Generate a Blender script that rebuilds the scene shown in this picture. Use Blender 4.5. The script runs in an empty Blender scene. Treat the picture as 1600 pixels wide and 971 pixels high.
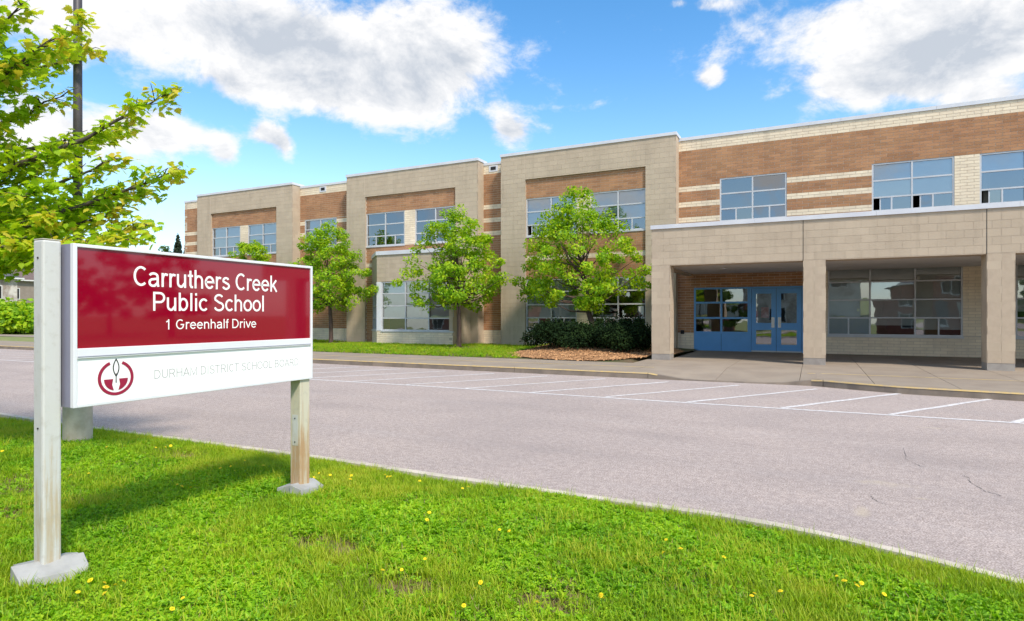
import bpy, math, random
import numpy as np
from mathutils import Vector, Matrix

random.seed(7)
RNG = np.random.default_rng(11)
SC = bpy.context.scene
COL = SC.collection

# ------------------------------------------------------------------ camera
F, HOR, CAM_H = 952.0, 493.0, 1.6            # focal length and horizon in photo pixels, eye height
YAW = math.atan(472 / 952.0)
CA, SA = math.cos(YAW), math.sin(YAW)
cam = bpy.data.cameras.new('camera')
cam.sensor_width = 36.0
cam.lens = 36.0 * F / 1600.0
cam.shift_y = (HOR - 485.5) / 1600.0
cam.clip_end = 5000
cam_o = bpy.data.objects.new('camera', cam)
cam_o.location = (0, 0, CAM_H)
cam_o.rotation_euler = (math.radians(90), 0, YAW)
COL.objects.link(cam_o)
SC.camera = cam_o

def ray(x, y):
    u = (x - 800) / F; v = (HOR - y) / F
    return (-SA + u * CA, CA + u * SA, v)
def pt(x, y, t):
    r = ray(x, y); return (r[0]*t, r[1]*t, CAM_H + r[2]*t)
def ground_pt(x, y, z):
    r = ray(x, y); t = (z - CAM_H) / r[2]; return (r[0]*t, r[1]*t)
def project(X, Y, Z):
    d = -X*SA + Y*CA; r = X*CA + Y*SA
    if d < 0.05: return None
    return (800 + F*r/d, HOR - F*(Z-CAM_H)/d, d)

# ------------------------------------------------------------------ sky, sun, exposure
SUN = Vector((0.62, -0.41, 0.89)).normalized()
SUN_EL = math.asin(SUN.z); SUN_AZ = math.atan2(SUN.x, SUN.y)
SC.view_settings.view_transform = 'Standard'
SC.view_settings.look = 'None'
SC.view_settings.gamma = 1
SC.view_settings.exposure = 1.05
SC.view_settings.use_curve_mapping = False
EXP_GAIN = 2 ** SC.view_settings.exposure

world = bpy.data.worlds.new('World'); SC.world = world
world.use_nodes = True
WN = world.node_tree; WN.nodes.clear()

class NB:
    """tiny node-graph writer"""
    def __init__(s, tree): s.t = tree
    def n(s, typ, **kw):
        nd = s.t.nodes.new(typ)
        for k, v in kw.items(): setattr(nd, k, v)
        return nd
    def put(s, sock, v):
        if isinstance(v, bpy.types.NodeSocket): s.t.links.new(v, sock)
        elif v is not None:
            if sock.type == 'RGBA' and len(v) == 3: v = (*v, 1)
            sock.default_value = v
    def m(s, op, a, b=None, c=None, clamp=False):
        nd = s.n('ShaderNodeMath', operation=op, use_clamp=clamp)
        for i, v in enumerate((a, b, c)):
            if v is not None: s.put(nd.inputs[i], v)
        return nd.outputs[0]
    def mix(s, f, a, b, blend='MIX'):
        nd = s.n('ShaderNodeMix', data_type='RGBA', blend_type=blend)
        s.put(nd.inputs[0], f); s.put(nd.inputs[6], a); s.put(nd.inputs[7], b)
        return nd.outputs[2]
    def noise(s, vec, scale, detail=4, rough=0.55, dist=0.0, col=False):
        nd = s.n('ShaderNodeTexNoise')
        if vec is not None: s.put(nd.inputs['Vector'], vec)
        nd.inputs['Scale'].default_value = scale; nd.inputs['Detail'].default_value = detail
        nd.inputs['Roughness'].default_value = rough; nd.inputs['Distortion'].default_value = dist
        return nd.outputs[1 if col else 0]
    def smooth(s, v, a, b, lo=0.0, hi=1.0):
        nd = s.n('ShaderNodeMapRange', interpolation_type='SMOOTHSTEP')
        s.put(nd.inputs[0], v); nd.inputs[1].default_value = a; nd.inputs[2].default_value = b
        nd.inputs[3].default_value = lo; nd.inputs[4].default_value = hi
        return nd.outputs[0]
    def vmap(s, vec, scale=(1, 1, 1), loc=(0, 0, 0)):
        nd = s.n('ShaderNodeMapping'); s.put(nd.inputs[0], vec)
        nd.inputs[1].default_value = loc; nd.inputs[3].default_value = scale
        return nd.outputs[0]
    def ramp(s, f, stops):
        nd = s.n('ShaderNodeValToRGB'); e = nd.color_ramp.elements
        while len(e) < len(stops): e.new(0.5)
        for i, (p, c) in enumerate(stops):
            e[i].position = p; e[i].color = (*c, 1) if len(c) == 3 else c
        s.put(nd.inputs[0], f); return nd.outputs[0]

w = NB(WN)
direction = w.n('ShaderNodeTexCoord').outputs['Generated']
sep = w.n('ShaderNodeSeparateXYZ'); w.put(sep.inputs[0], direction)
DX, DY, DZ = sep.outputs
az = w.m('ARCTAN2', DX, DY)
el = w.m('ARCSINE', DZ)
sky = w.n('ShaderNodeTexSky', sky_type='NISHITA', sun_disc=False, sun_elevation=SUN_EL, sun_rotation=SUN_AZ,
          air_density=1.0, dust_density=0.6, ozone_density=2.0)
def angles(x, y):
    r = Vector(ray(x, y)).normalized(); return math.atan2(r.x, r.y), math.asin(r.z)
def blobs(lst):
    tot = None
    for (x, y, sx, sy, amp) in lst:
        a0, e0 = angles(x, y)
        a1 = angles(x + sx, y)[0] - angles(x - sx, y)[0]; e1 = angles(x, y - sy)[1] - angles(x, y + sy)[1]
        p = w.m('MULTIPLY', w.m('SUBTRACT', az, a0), 2 / a1); q = w.m('MULTIPLY', w.m('SUBTRACT', el, e0), 2 / e1)
        g = w.m('ADD', w.m('MULTIPLY', p, p), w.m('MULTIPLY', q, q))
        g = w.m('MULTIPLY', w.m('EXPONENT', w.m('MULTIPLY', g, -1)), amp)
        tot = g if tot is None else w.m('ADD', tot, g)
    return tot
mass = blobs([(330, 40, 210, 70, .62), (560, 85, 190, 75, .68), (690, 70, 75, 85, .5), (610, 165, 130, 38, .5), (390, 135, 95, 32, .42),
              (255, 205, 80, 42, .72), (90, 205, 150, 65, .65), (100, 40, 150, 50, .4), (415, 208, 26, 20, .62), (445, 232, 22, 28, .58), (352, 237, 27, 27, .6), (797, 203, 36, 34, .66),
              (1360, 115, 130, 55, .62), (1500, 95, 130, 65, .55), (1400, 12, 230, 40, .6), (1560, 40, 130, 60, .4),
              (1113, 119, 22, 18, .6), (1570, 150, 90, 20, .35), (1120, 6, 45, 16, .42), (1060, 4, 20, 10, .35)])
# the rest of the sky: scattered cumulus of the same kind
va = w.m('SUBTRACT', az, -YAW)
outside = w.m('MAXIMUM', w.smooth(w.m('ABSOLUTE', w.m('COSINE', va)), 0.0, 0.01, 0, 0), w.m('MAXIMUM', w.smooth(w.m('COSINE', va), .68, .5), w.smooth(el, .52, .75)))
far_noise = w.smooth(w.noise(w.vmap(direction, (1.9, 1.9, 3.2), (5.3, 2.4, 1.0)), 1.0, 2), .42, .58, 0, .8)
far = w.m('MULTIPLY', w.m('MULTIPLY', far_noise, outside), w.smooth(DZ, .09, .32))
mass = w.m('ADD', mass, far)
dv = w.vmap(direction, (1, 1, 1.55))
fine = w.noise(dv, 7.0, 12, .64, .35)
billow = w.noise(dv, 19.0, 9, .66, .2)
dens = w.m('ADD', mass, w.m('ADD', w.m('MULTIPLY', w.m('SUBTRACT', fine, .5), 1.25), w.m('MULTIPLY', w.m('SUBTRACT', billow, .5), .6)))
alpha = w.smooth(dens, .15, .52)
# thick middles of the clouds are grey from below, their rims and lumps white
up_fine = w.noise(w.vmap(direction, (1, 1, 1.55), (0.03, 0.0, .05)), 7.0, 12, .64, .35)
relief = w.m('SUBTRACT', fine, up_fine)
thick = w.smooth(w.m('ADD', mass, w.m('MULTIPLY', w.m('SUBTRACT', w.noise(dv, 4.5, 5), .5), 1.1)), .48, 1.05)
shade = w.m('ADD', w.m('SUBTRACT', w.m('MULTIPLY', thick, .82), w.m('MULTIPLY', relief, 3.2)), w.m('MULTIPLY', w.m('SUBTRACT', .5, billow), 1.1), clamp=True)
cg = (1/.15) / EXP_GAIN
cloud_col = w.mix(shade, (1.02*cg, 1.02*cg, 1.03*cg), (.60*cg, .655*cg, .74*cg))
tint = w.mix(w.smooth(DZ, .0, .5), (.85, .90, .89), (.36, .68, .83))
sky_col = w.mix(1.0, sky.outputs[0], tint, 'MULTIPLY')
sky_col = w.mix(w.smooth(DZ, .30, .0, 0, .35), sky_col, (.72*cg, .85*cg, .98*cg))
final = w.mix(alpha, sky_col, cloud_col)
bg = w.n('ShaderNodeBackground'); w.put(bg.inputs[0], final); bg.inputs[1].default_value = 0.15
wo = w.n('ShaderNodeOutputWorld'); WN.links.new(bg.outputs[0], wo.inputs[0])

sun = bpy.data.lights.new('sun', 'SUN'); sun.energy = 2.2; sun.angle = math.radians(8.0); sun.color = (1, .89, .75)
sun_o = bpy.data.objects.new('sun', sun); COL.objects.link(sun_o)
sun_o.rotation_euler = (-SUN).to_track_quat('-Z', 'Y').to_euler()
sun_o.location = (10, -10, 30)

# ------------------------------------------------------------------ mesh helpers
WORLD = {}                                   # object -> world translation (no parent is rotated)
def link(o, parent=None, loc=(0, 0, 0)):
    COL.objects.link(o)
    loc = Vector(loc); WORLD[o] = loc
    if parent is not None:
        o.parent = parent; o.location = loc - WORLD[parent]
    else: o.location = loc
    return o
def empty(name, loc, **tags):
    o = bpy.data.objects.new(name, None); o.empty_display_size = .2
    link(o, None, loc); tag(o, **tags); return o
def tag(o, label=None, category=None, group=None, kind=None):
    for k, v in (('label', label), ('category', category), ('group', group), ('kind', kind)):
        if v is not None: o[k] = v
    return o

class MB:
    def __init__(s): s.v = []; s.f = []; s.m = []; s.fn = None
    def add(s, vs, fs, m=0):
        b = len(s.v)
        s.v += [s.fn(*p) for p in vs] if s.fn else [tuple(p) for p in vs]
        s.f += [tuple(i + b for i in f) for f in fs]; s.m += [m] * len(fs)
        return s
    def hexa(s, p, m=0):                     # bottom 4 (ccw from above), top 4
        return s.add(p, [(3, 2, 1, 0), (4, 5, 6, 7), (0, 1, 5, 4), (1, 2, 6, 5), (2, 3, 7, 6), (3, 0, 4, 7)], m)
    def box(s, x0, x1, y0, y1, z0, z1, m=0):
        return s.hexa([(x0, y0, z0), (x1, y0, z0), (x1, y1, z0), (x0, y1, z0), (x0, y0, z1), (x1, y0, z1), (x1, y1, z1), (x0, y1, z1)], m)
    def prism(s, poly, z0, z1, m=0):
        n = len(poly)
        return s.add([(x, y, z0) for x, y in poly] + [(x, y, z1) for x, y in poly],
                     [tuple(range(n))[::-1], tuple(range(n, 2*n))] + [(i, (i+1) % n, n + (i+1) % n, n + i) for i in range(n)], m)
    def tube(s, path, rad, n=7, m=0, cap=True):
        path = [Vector(p) for p in path]; vs = []; fs = []
        a = None
        for i, p in enumerate(path):
            d = (path[min(i+1, len(path)-1)] - path[max(i-1, 0)]).normalized()
            if a is None: a = d.orthogonal().normalized()
            a = (a - d * a.dot(d)).normalized(); b = d.cross(a)
            for k in range(n):
                t = 2*math.pi*k/n
                vs.append(tuple(p + (a*math.cos(t) + b*math.sin(t)) * rad[i]))
        for i in range(len(path)-1):
            for k in range(n):
                fs.append((i*n+k, i*n+(k+1) % n, (i+1)*n+(k+1) % n, (i+1)*n+k))
        if cap: fs += [tuple(range(n))[::-1], tuple(range((len(path)-1)*n, len(path)*n))]
        return s.add(vs, fs, m)
    def build(s, name, mats, parent=None, smooth=False, bevel=0, **tags):
        me = bpy.data.meshes.new(name)
        xs = np.array(s.v); c = np.array([(xs[:, 0].min()+xs[:, 0].max())/2, (xs[:, 1].min()+xs[:, 1].max())/2, xs[:, 2].min()])
        me.from_pydata((xs - c).tolist(), [], s.f)
        for mt in (mats if isinstance(mats, (list, tuple)) else [mats]): me.materials.append(mt)
        if max(s.m) > 0: me.polygons.foreach_set('material_index', s.m)
        if smooth: me.polygons.foreach_set('use_smooth', [True]*len(me.polygons))
        me.update()
        o = bpy.data.objects.new(name, me); link(o, parent, c)
        if bevel:
            b = o.modifiers.new('bevel', 'BEVEL'); b.width = bevel; b.segments = 2; b.limit_method = 'ANGLE'
        tag(o, **tags); return o

def fast_mesh(name, V, Fc, mats, parent=None, origin=None, smooth=False, mat_idx=None, **tags):
    """V (n,3), Fc (m,k) arrays of one polygon size"""
    V = np.asarray(V, float)
    c = np.array(origin) if origin is not None else np.array([V[:, 0].mean(), V[:, 1].mean(), V[:, 2].min()])
    me = bpy.data.meshes.new(name); k = Fc.shape[1]
    me.vertices.add(len(V)); me.vertices.foreach_set('co', (V - c).ravel())
    me.loops.add(Fc.size); me.loops.foreach_set('vertex_index', Fc.ravel().astype(np.int32))
    me.polygons.add(len(Fc)); me.polygons.foreach_set('loop_start', np.arange(0, Fc.size, k, dtype=np.int32))
    me.polygons.foreach_set('loop_total', np.full(len(Fc), k, dtype=np.int32))
    for mt in (mats if isinstance(mats, (list, tuple)) else [mats]): me.materials.append(mt)
    if mat_idx is not None: me.polygons.foreach_set('material_index', np.asarray(mat_idx, dtype=np.int32))
    me.polygons.foreach_set('use_smooth', np.full(len(Fc), bool(smooth)))
    me.update(calc_edges=True); me.validate()
    o = bpy.data.objects.new(name, me); link(o, parent, c); tag(o, **tags); return o

# ------------------------------------------------------------------ materials
def material(name, base, var=None, scale=3.0, rough=.8, bump=0.0, bscale=40.0, island=0.0, spec=.4, extra=None, metal=0.0, stretch=(1, 1, 1)):
    """base colour varied by object-space noise towards `var` and per piece by `island`"""
    mt = bpy.data.materials.new(name); mt.use_nodes = True
    t = mt.node_tree; b = NB(t); p = t.nodes['Principled BSDF']
    tc = b.n('ShaderNodeNewGeometry').outputs['Position']
    vec = b.vmap(tc, stretch)
    col = b.mix(0.0, base, base)
    if var is not None:
        f = b.smooth(b.noise(vec, scale, 6, .6), .35, .68); col = b.mix(f, base, var)
    if island:
        g = b.n('ShaderNodeNewGeometry').outputs['Random Per Island']; oi = b.n('ShaderNodeObjectInfo').outputs['Random']
        r = b.m('FRACT', b.m('ADD', g, b.m('MULTIPLY', oi, 7.31)))
        k = b.m('ADD', b.m('MULTIPLY', r, island), 1 - island * .5)
        comb = b.n('ShaderNodeCombineColor'); [b.put(comb.inputs[i], k) for i in range(3)]
        col = b.mix(1.0, col, comb.outputs[0], 'MULTIPLY')
    if extra: col = extra(b, tc, col)
    b.put(p.inputs['Base Color'], col)
    p.inputs['Roughness'].default_value = rough; p.inputs['Specular IOR Level'].default_value = spec; p.inputs['Metallic'].default_value = metal
    if bump:
        bn = b.n('ShaderNodeBump'); bn.inputs['Strength'].default_value = bump; bn.inputs['Distance'].default_value = .01
        b.put(bn.inputs['Height'], b.noise(tc, bscale, 5, .6)); b.put(p.inputs['Normal'], bn.outputs[0])
    return mt

def leafy(name, c1, c2, c3, trans=.35, rough=.5, clump=2.0, spec=.3):
    """leaf: diffuse + translucent, colour by leaf and by slow noise"""
    mt = bpy.data.materials.new(name); mt.use_nodes = True
    t = mt.node_tree; b = NB(t); p = t.nodes['Principled BSDF']; out = t.nodes['Material Output']
    geo = b.n('ShaderNodeNewGeometry'); oi = b.n('ShaderNodeObjectInfo').outputs['Random']
    r = b.m('FRACT', b.m('ADD', geo.outputs['Random Per Island'], b.m('MULTIPLY', oi, 5.37)))
    nz = b.smooth(b.noise(geo.outputs['Position'], clump, 3), .35, .65)
    f = b.m('ADD', b.m('MULTIPLY', r, .6), b.m('MULTIPLY', nz, .4))
    col = b.ramp(f, [(0.1, c1), (.5, c2), (.92, c3)])
    b.put(p.inputs['Base Color'], col); p.inputs['Roughness'].default_value = rough; p.inputs['Specular IOR Level'].default_value = spec
    tr = b.n('ShaderNodeBsdfTranslucent'); b.put(tr.inputs[0], b.mix(1.0, col, (1.25, 1.2, .6), 'MULTIPLY'))
    mx = b.n('ShaderNodeMixShader'); mx.inputs[0].default_value = trans
    t.links.new(p.outputs[0], mx.inputs[1]); t.links.new(tr.outputs[0], mx.inputs[2]); t.links.new(mx.outputs[0], out.inputs[0])
    return mt

def glass(name, tint=(.88, .91, .91), base=.20):
    mt = bpy.data.materials.new(name); mt.use_nodes = True
    t = mt.node_tree; t.nodes.clear(); b = NB(t)
    tr = b.n('ShaderNodeBsdfTransparent'); b.put(tr.inputs[0], tint)
    gl = b.n('ShaderNodeBsdfGlossy'); gl.inputs['Roughness'].default_value = .015; b.put(gl.inputs[0], (.93, .96, 1.0))
    pos = b.n('ShaderNodeNewGeometry').outputs['Position']
    bn = b.n('ShaderNodeBump'); bn.inputs['Strength'].default_value = .10; bn.inputs['Distance'].default_value = .02
    b.put(bn.inputs['Height'], b.noise(pos, 1.3, 2)); b.put(gl.inputs['Normal'], bn.outputs[0])
    fr = b.n('ShaderNodeFresnel'); fr.inputs[0].default_value = 1.5
    f = b.m('ADD', b.m('MULTIPLY', fr.outputs[0], 1.3), base, clamp=True)
    mx = b.n('ShaderNodeMixShader'); b.put(mx.inputs[0], f)
    t.links.new(tr.outputs[0], mx.inputs[1]); t.links.new(gl.outputs[0], mx.inputs[2])
    o = b.n('ShaderNodeOutputMaterial'); t.links.new(mx.outputs[0], o.inputs[0])
    return mt

M = {}
def weather(b, pos, col):                    # faint vertical run-off marks on masonry
    n1 = b.smooth(b.noise(b.vmap(pos, (3.0, 3.0, .25)), 1.0, 5, .65), .48, .8, 0, .24)
    return b.mix(n1, col, (.16, .13, .10))
M['brown'] = material('brown_brick', (.43, .23, .122), (.375, .19, .102), 1.2, .9, .35, 60, island=.30, spec=.15, extra=weather)
M['cream'] = material('cream_brick', (.82, .70, .53), (.74, .62, .47), 1.4, .9, .35, 60, island=.12, spec=.15, extra=weather)
M['beige'] = material('beige_block', (.525, .43, .325), (.48, .39, .295), .9, .92, .4, 45, island=.085, spec=.15, extra=weather)
M['mortar'] = material('mortar', (.62, .52, .42), (.55, .46, .37), 5, .95, .2, 80, spec=.1)
M['mortar_beige'] = material('beige_mortar', (.505, .41, .312), (.46, .37, .282), 5, .95, .2, 80, spec=.1)
M['coping'] = material('coping_metal', (.66, .67, .71), (.60, .61, .66), 1.5, .45, spec=.5)
M['alu'] = material('window_frame_paint', (.56, .57, .60), (.50, .51, .54), 3, .45, spec=.5)
M['white'] = material('white_panel', (.74, .75, .80), (.70, .71, .76), 2, .4)
M['blue'] = material('blue_paint', (.12, .36, .74), (.11, .33, .68), 2, .4, spec=.5)
M['steel'] = material('brushed_steel', (.55, .54, .52), None, 1, .35, metal=.8)
M['dark'] = material('dark_gap', (.02, .02, .022), None, 1, .8)
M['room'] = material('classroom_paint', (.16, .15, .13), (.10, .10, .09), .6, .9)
M['soffit'] = material('soffit_board', (.72, .68, .66), (.66, .62, .60), 1, .85)
M['blind'] = material('roller_blind', (.78, .78, .78), (.72, .725, .73), 1.2, .9)
M['blind_dim'] = material('grey_roller_blind', (.66, .70, .66), (.54, .58, .55), .8, .9)
M['paper'] = material('paper_sheet', (.75, .75, .72), None, 1, .9)
M['red_poster'] = material('red_notice', (.40, .03, .03), (.55, .2, .18), 8, .7)
M['glass'] = glass('window_glass')
M['glass_sky'] = glass('upper_window_glass', (.80, .86, .90), .20)
M['roof'] = material('flat_roof', (.22, .22, .22), (.18, .18, .18), 2, .95)
M['found'] = material('concrete_footing', (.36, .33, .30), (.28, .25, .23), 3, .95, .4, 30)

def asphalt_extra(b, pos, col):
    sp = b.noise(pos, 75, 4, .75); col = b.mix(b.smooth(sp, .36, .66), b.mix(.55, col, (.03, .03, .03)), b.mix(.38, col, (.88, .8, .78)))
    sp2 = b.noise(pos, 14, 5, .75); col = b.mix(b.smooth(sp2, .36, .62, .26, 0), col, (.06, .05, .055))
    big = b.noise(pos, .35, 5, .6); col = b.mix(b.smooth(big, .38, .66, .0, .22), col, (.22, .195, .20))
    streak = b.noise(b.vmap(pos, (.12, 1.4, 1)), 1.0, 4, .6); col = b.mix(b.smooth(streak, .5, .75, 0, .16), col, (.50, .455, .45))
    sy_ = b.n('ShaderNodeSeparateXYZ'); b.put(sy_.inputs[0], pos)
    for yc in (6.6, 8.2, 9.6):               # worn wheel paths
        dy_ = b.m('ADD', b.m('SUBTRACT', sy_.outputs[1], yc), b.m('MULTIPLY', b.m('SUBTRACT', b.noise(b.vmap(pos, (.15, .15, 1)), 1.0, 2), .5), 1.2))
        g_ = b.m('MULTIPLY', b.m('EXPONENT', b.m('MULTIPLY', b.m('MULTIPLY', dy_, dy_), -7.0)), b.smooth(b.noise(b.vmap(pos, (.4, 2, 1)), 1.0, 4), .35, .65, .03, .16))
        col = b.mix(g_, col, (.17, .15, .15))
    stain = b.noise(b.vmap(pos, (.9, .5, 1), (4, 9, 0)), 1.0, 5, .65); col = b.mix(b.smooth(stain, .60, .74, 0, .22), col, (.13, .11, .11))
    return col
def sand_patches(b, pos, col):
    col = asphalt_extra(b, pos, col)
    tot = None
    for (x, y, rx, ry) in ((.62, 6.75, .34, .20), (.35, 5.75, .10, .28), (.85, 6.35, .10, .05), (-5.9, 13.1, .9, .22), (1.5, 10.4, .3, .08)):
        s_ = b.n('ShaderNodeSeparateXYZ'); b.put(s_.inputs[0], pos)
        dx = b.m('MULTIPLY', b.m('SUBTRACT', s_.outputs[0], x), 1/rx); dy = b.m('MULTIPLY', b.m('SUBTRACT', s_.outputs[1], y), 1/ry)
        g = b.m('EXPONENT', b.m('MULTIPLY', b.m('ADD', b.m('MULTIPLY', dx, dx), b.m('MULTIPLY', dy, dy)), -1))
        tot = g if tot is None else b.m('ADD', tot, g)
    nz = b.m('ADD', tot, b.m('MULTIPLY', b.m('SUBTRACT', b.noise(pos, 5, 6, .75), .5), 2.2))
    return b.mix(b.smooth(nz, .5, 1.3, 0, .55), col, (.50, .42, .31))
M['asphalt'] = material('worn_asphalt', (.54, .43, .38), (.59, .47, .415), .8, .95, .5, 160, spec=.12, extra=sand_patches)
M['crack'] = material('crack_fill', (.10, .085, .085), (.22, .19, .185), 9, .95)
M['paint_line'] = material('white_road_paint', (.74, .72, .72), (.48, .45, .45), 14, .8)
M['yellow_line'] = material('faded_yellow_paint', (.62, .44, .17), (.47, .37, .24), 7, .85)
M['concrete'] = material('pale_concrete', (.315, .262, .21), (.27, .222, .18), 1.1, .93, .3, 70, island=.10, spec=.15)
M['kerb'] = material('kerb_concrete', (.25, .205, .165), (.18, .15, .125), 2.2, .93, .4, 50, island=.12, spec=.15)
M['edge_kerb'] = material('lawn_kerb_concrete', (.62, .55, .47), (.46, .41, .34), 4, .93, .5, 45, island=.14, spec=.15)
M['soil'] = material('turf_soil', (.11, .125, .025), (.21, .165, .07), 2.4, .98, .6, 30)
M['far_grass'] = material('far_grass', (.15, .21, .04), (.27, .25, .10), 1.3, .95, .5, 12)
M['strip_soil'] = material('bed_soil', (.07, .085, .025), (.12, .085, .05), 1.4, .98, .5, 25)
M['mulch'] = material('wood_mulch', (.40, .21, .095), (.27, .135, .06), 6, .95, .8, 35)
M['chip'] = material('wood_chip', (.50, .275, .13), (.30, .155, .075), 3, .95, island=.7)

# ------------------------------------------------------------------ ground and lot
mb = MB(); mb.add([(-900, -700, -.03), (900, -700, -.03), (900, 900, -.03), (-900, 900, -.03)], [(0, 1, 2, 3)])
mb.build('ground', M['far_grass'], kind='structure')
lot = MB().add([(-75, .3, 0), (40, .3, 0), (40, 16.2, 0), (-75, 16.2, 0)], [(0, 1, 2, 3)]).build('parking_lot', M['asphalt'], kind='structure')
road = MB().add([(-260, -13, -.018), (260, -13, -.018), (260, -5, -.018), (-260, -5, -.018)], [(0, 1, 2, 3)]).build('road', M['asphalt'], kind='structure')

def strip(pts, wd, z, jitter=0.0):
    m_ = MB(); pts = [Vector((x, y)) for x, y in pts]; vs = []
    for i, p in enumerate(pts):
        d = (pts[min(i+1, len(pts)-1)] - pts[max(i-1, 0)]).normalized(); n = Vector((-d.y, d.x)) * wd * .5 * (1 + random.uniform(-jitter, jitter))
        vs += [(p.x+n.x, p.y+n.y, z), (p.x-n.x, p.y-n.y, z)]
    m_.add(vs, [(2*i+1, 2*i+3, 2*i+2, 2*i) for i in range(len(pts)-1)]); return m_
BASE_Y = 11.42
strip([(x, BASE_Y + .02*math.sin(x*.7)) for x in np.arange(-60, 12.1, 1.0)], .10, .004, .12).build('painted_line', M['paint_line'], lot)
x = 5.85
while x > -46:
    n = 8
    strip([(x + 2.12*i/n + .012*math.sin(i*2+x), BASE_Y + .08 + 3.28*i/n) for i in range(n+1)], .10, .0045, .15).build('painted_line', M['paint_line'], lot)
    x -= 1.585
for pl in ([(1412, 700), (1414, 710), (1417, 718), (1428, 725), (1440, 730), (1458, 731)], [(1355, 772), (1366, 780), (1380, 788)], [(1500, 742), (1512, 747), (1520, 757), (1540, 768), (1564, 776)]):
    Q_ = [ground_pt(a, b_, 0) for a, b_ in pl]; P_ = []
    for (ax, ay), (bx_, by_) in zip(Q_[:-1], Q_[1:]):
        for k in range(5): P_.append((ax + (bx_-ax)*k/5 + random.gauss(0, .009), ay + (by_-ay)*k/5 + random.gauss(0, .012)))
    P_.append(Q_[-1]); strip(P_, .0055, .0035, .9).build('crack', M['crack'], lot)

# near kerb along the lawn
def lawn_edge(x):                            # Y of the lawn side of the kerb
    e = 4.80 + .025*math.sin(x*.9)
    return e if x < -1.0 else e - .125*(x+1.0)**2
ek = tag(bpy.data.objects.new('kerb', None), kind='structure'); link(ek, None, (-4, 5.2, 0))
xx = -40.0
while xx < 6.0:
    L = random.uniform(1.1, 1.9); n = 4; xs = [xx + .0025 + (L-.005)*i/n for i in range(n+1)]
    m_ = MB(); zt = .098 + random.uniform(-.004, .004)
    for i in range(n):
        a, b_ = xs[i], xs[i+1]
        if b_ > 5.2: break
        ya, yb = lawn_edge(a), lawn_edge(b_)
        m_.hexa([(a, ya, -.1), (b_, yb, -.1), (b_, yb+.13, -.1), (a, ya+.13, -.1), (a, ya+.01, zt), (b_, yb+.01, zt), (b_, yb+.11, zt-.004), (a, ya+.11, zt-.004)])
    if m_.v: m_.build('kerb_stone', M['edge_kerb'], ek)
    xx += L

# lawn terrain
def vnoise(x, y, s, seed=0):
    x = np.asarray(x)*s; y = np.asarray(y)*s; xi = np.floor(x); yi = np.floor(y); fx = x-xi; fy = y-yi
    fx = fx*fx*(3-2*fx); fy = fy*fy*(3-2*fy)
    h = lambda a, b: np.mod(np.sin(a*127.1 + b*311.7 + seed*74.7)*43758.5453, 1.0)
    return (h(xi, yi)*(1-fx) + h(xi+1, yi)*fx)*(1-fy) + (h(xi, yi+1)*(1-fx) + h(xi+1, yi+1)*fx)*fy
def lawn_z(x, y):
    e = np.clip((np.asarray(y) + 3)/8.0, 0, 1)
    d_ = np.clip((4.8 - np.asarray(y))/.7, 0, 1)
    return .075 - .028*(1-d_) + .02*np.sin(np.asarray(x)*.8)*(1-e) + .035*(vnoise(x, y, .9)-.5)
gx = np.linspace(-40, 6, 140); V_ = []; rows = 46
for a in gx:
    ytop = lawn_edge(min(a, 4.6)) - .012
    for j in range(rows):
        b_ = -5.0 + (ytop + 5.0)*j/(rows-1); V_.append((a, b_, float(lawn_z(a, b_))))
Fc = np.array([(i*rows+j, (i+1)*rows+j, (i+1)*rows+j+1, i*rows+j+1) for i in range(len(gx)-1) for j in range(rows-1)])
fast_mesh('lawn', V_, Fc, M['soil'], smooth=True, kind='structure')

# school side: kerb, sidewalk slabs
def kerb_y(x):
    if x < -3.0: return 15.25
    if x < 0: return 15.25 + .10*(x+3)/3
    return float(np.interp(x, [0, .8, 1.6, 3.4, 6, 40], [15.35, 14.95, 14.62, 14.38, 14.3, 14.3]))
def drop(x): return float(np.clip(min((x+3.75)/.95, (.05-x)/.85), 0, 1))
def walk_z(x, y):
    d = drop(x); r = np.clip((17.6 - y)/2.0, 0, 1)
    return .145 - .125*d*r
sk = tag(bpy.data.objects.new('school_kerb', None), kind='structure'); link(sk, None, (-8, 15.3, 0))
cuts = [-60, -54, -48, -42, -36, -30, -24, -18, -12.5, -7.5, -3.75, -.02+.2, 3.55, 7, 12, 20, 40]
for a, b_ in zip(cuts[:-1], cuts[1:]):
    n = max(4, int((b_-a)/.22)) if b_-a < 6.5 and a > -14 else 6
    m_ = MB(); y_ = MB(); xs = np.linspace(a+.006, b_-.006, n+1)
    for i in range(n):
        p, q = xs[i], xs[i+1]; yp, yq = kerb_y(p), kerb_y(q); zp, zq = .145-.128*drop(p), .145-.128*drop(q)
        m_.hexa([(p, yp, -.1), (q, yq, -.1), (q, yq+.17, -.1), (p, yp+.17, -.1), (p, yp+.025, zp), (q, yq+.025, zq), (q, yq+.17, zq), (p, yp+.17, zp)])
        if drop((p+q)/2) < .25:
            y_.add([(p, yp+.014, zp-.02), (q, yq+.014, zq-.02), (q, yq+.028, zq+.003), (p, yp+.028, zp+.003), (q, yq+.10, zq+.003), (p, yp+.10, zp+.003)], [(0, 1, 2, 3), (3, 2, 4, 5)])
    k_ = m_.build('kerb_stone', M['kerb'], sk)
    if y_.v: y_.build('yellow_edge', M['yellow_line'], k_)

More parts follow.
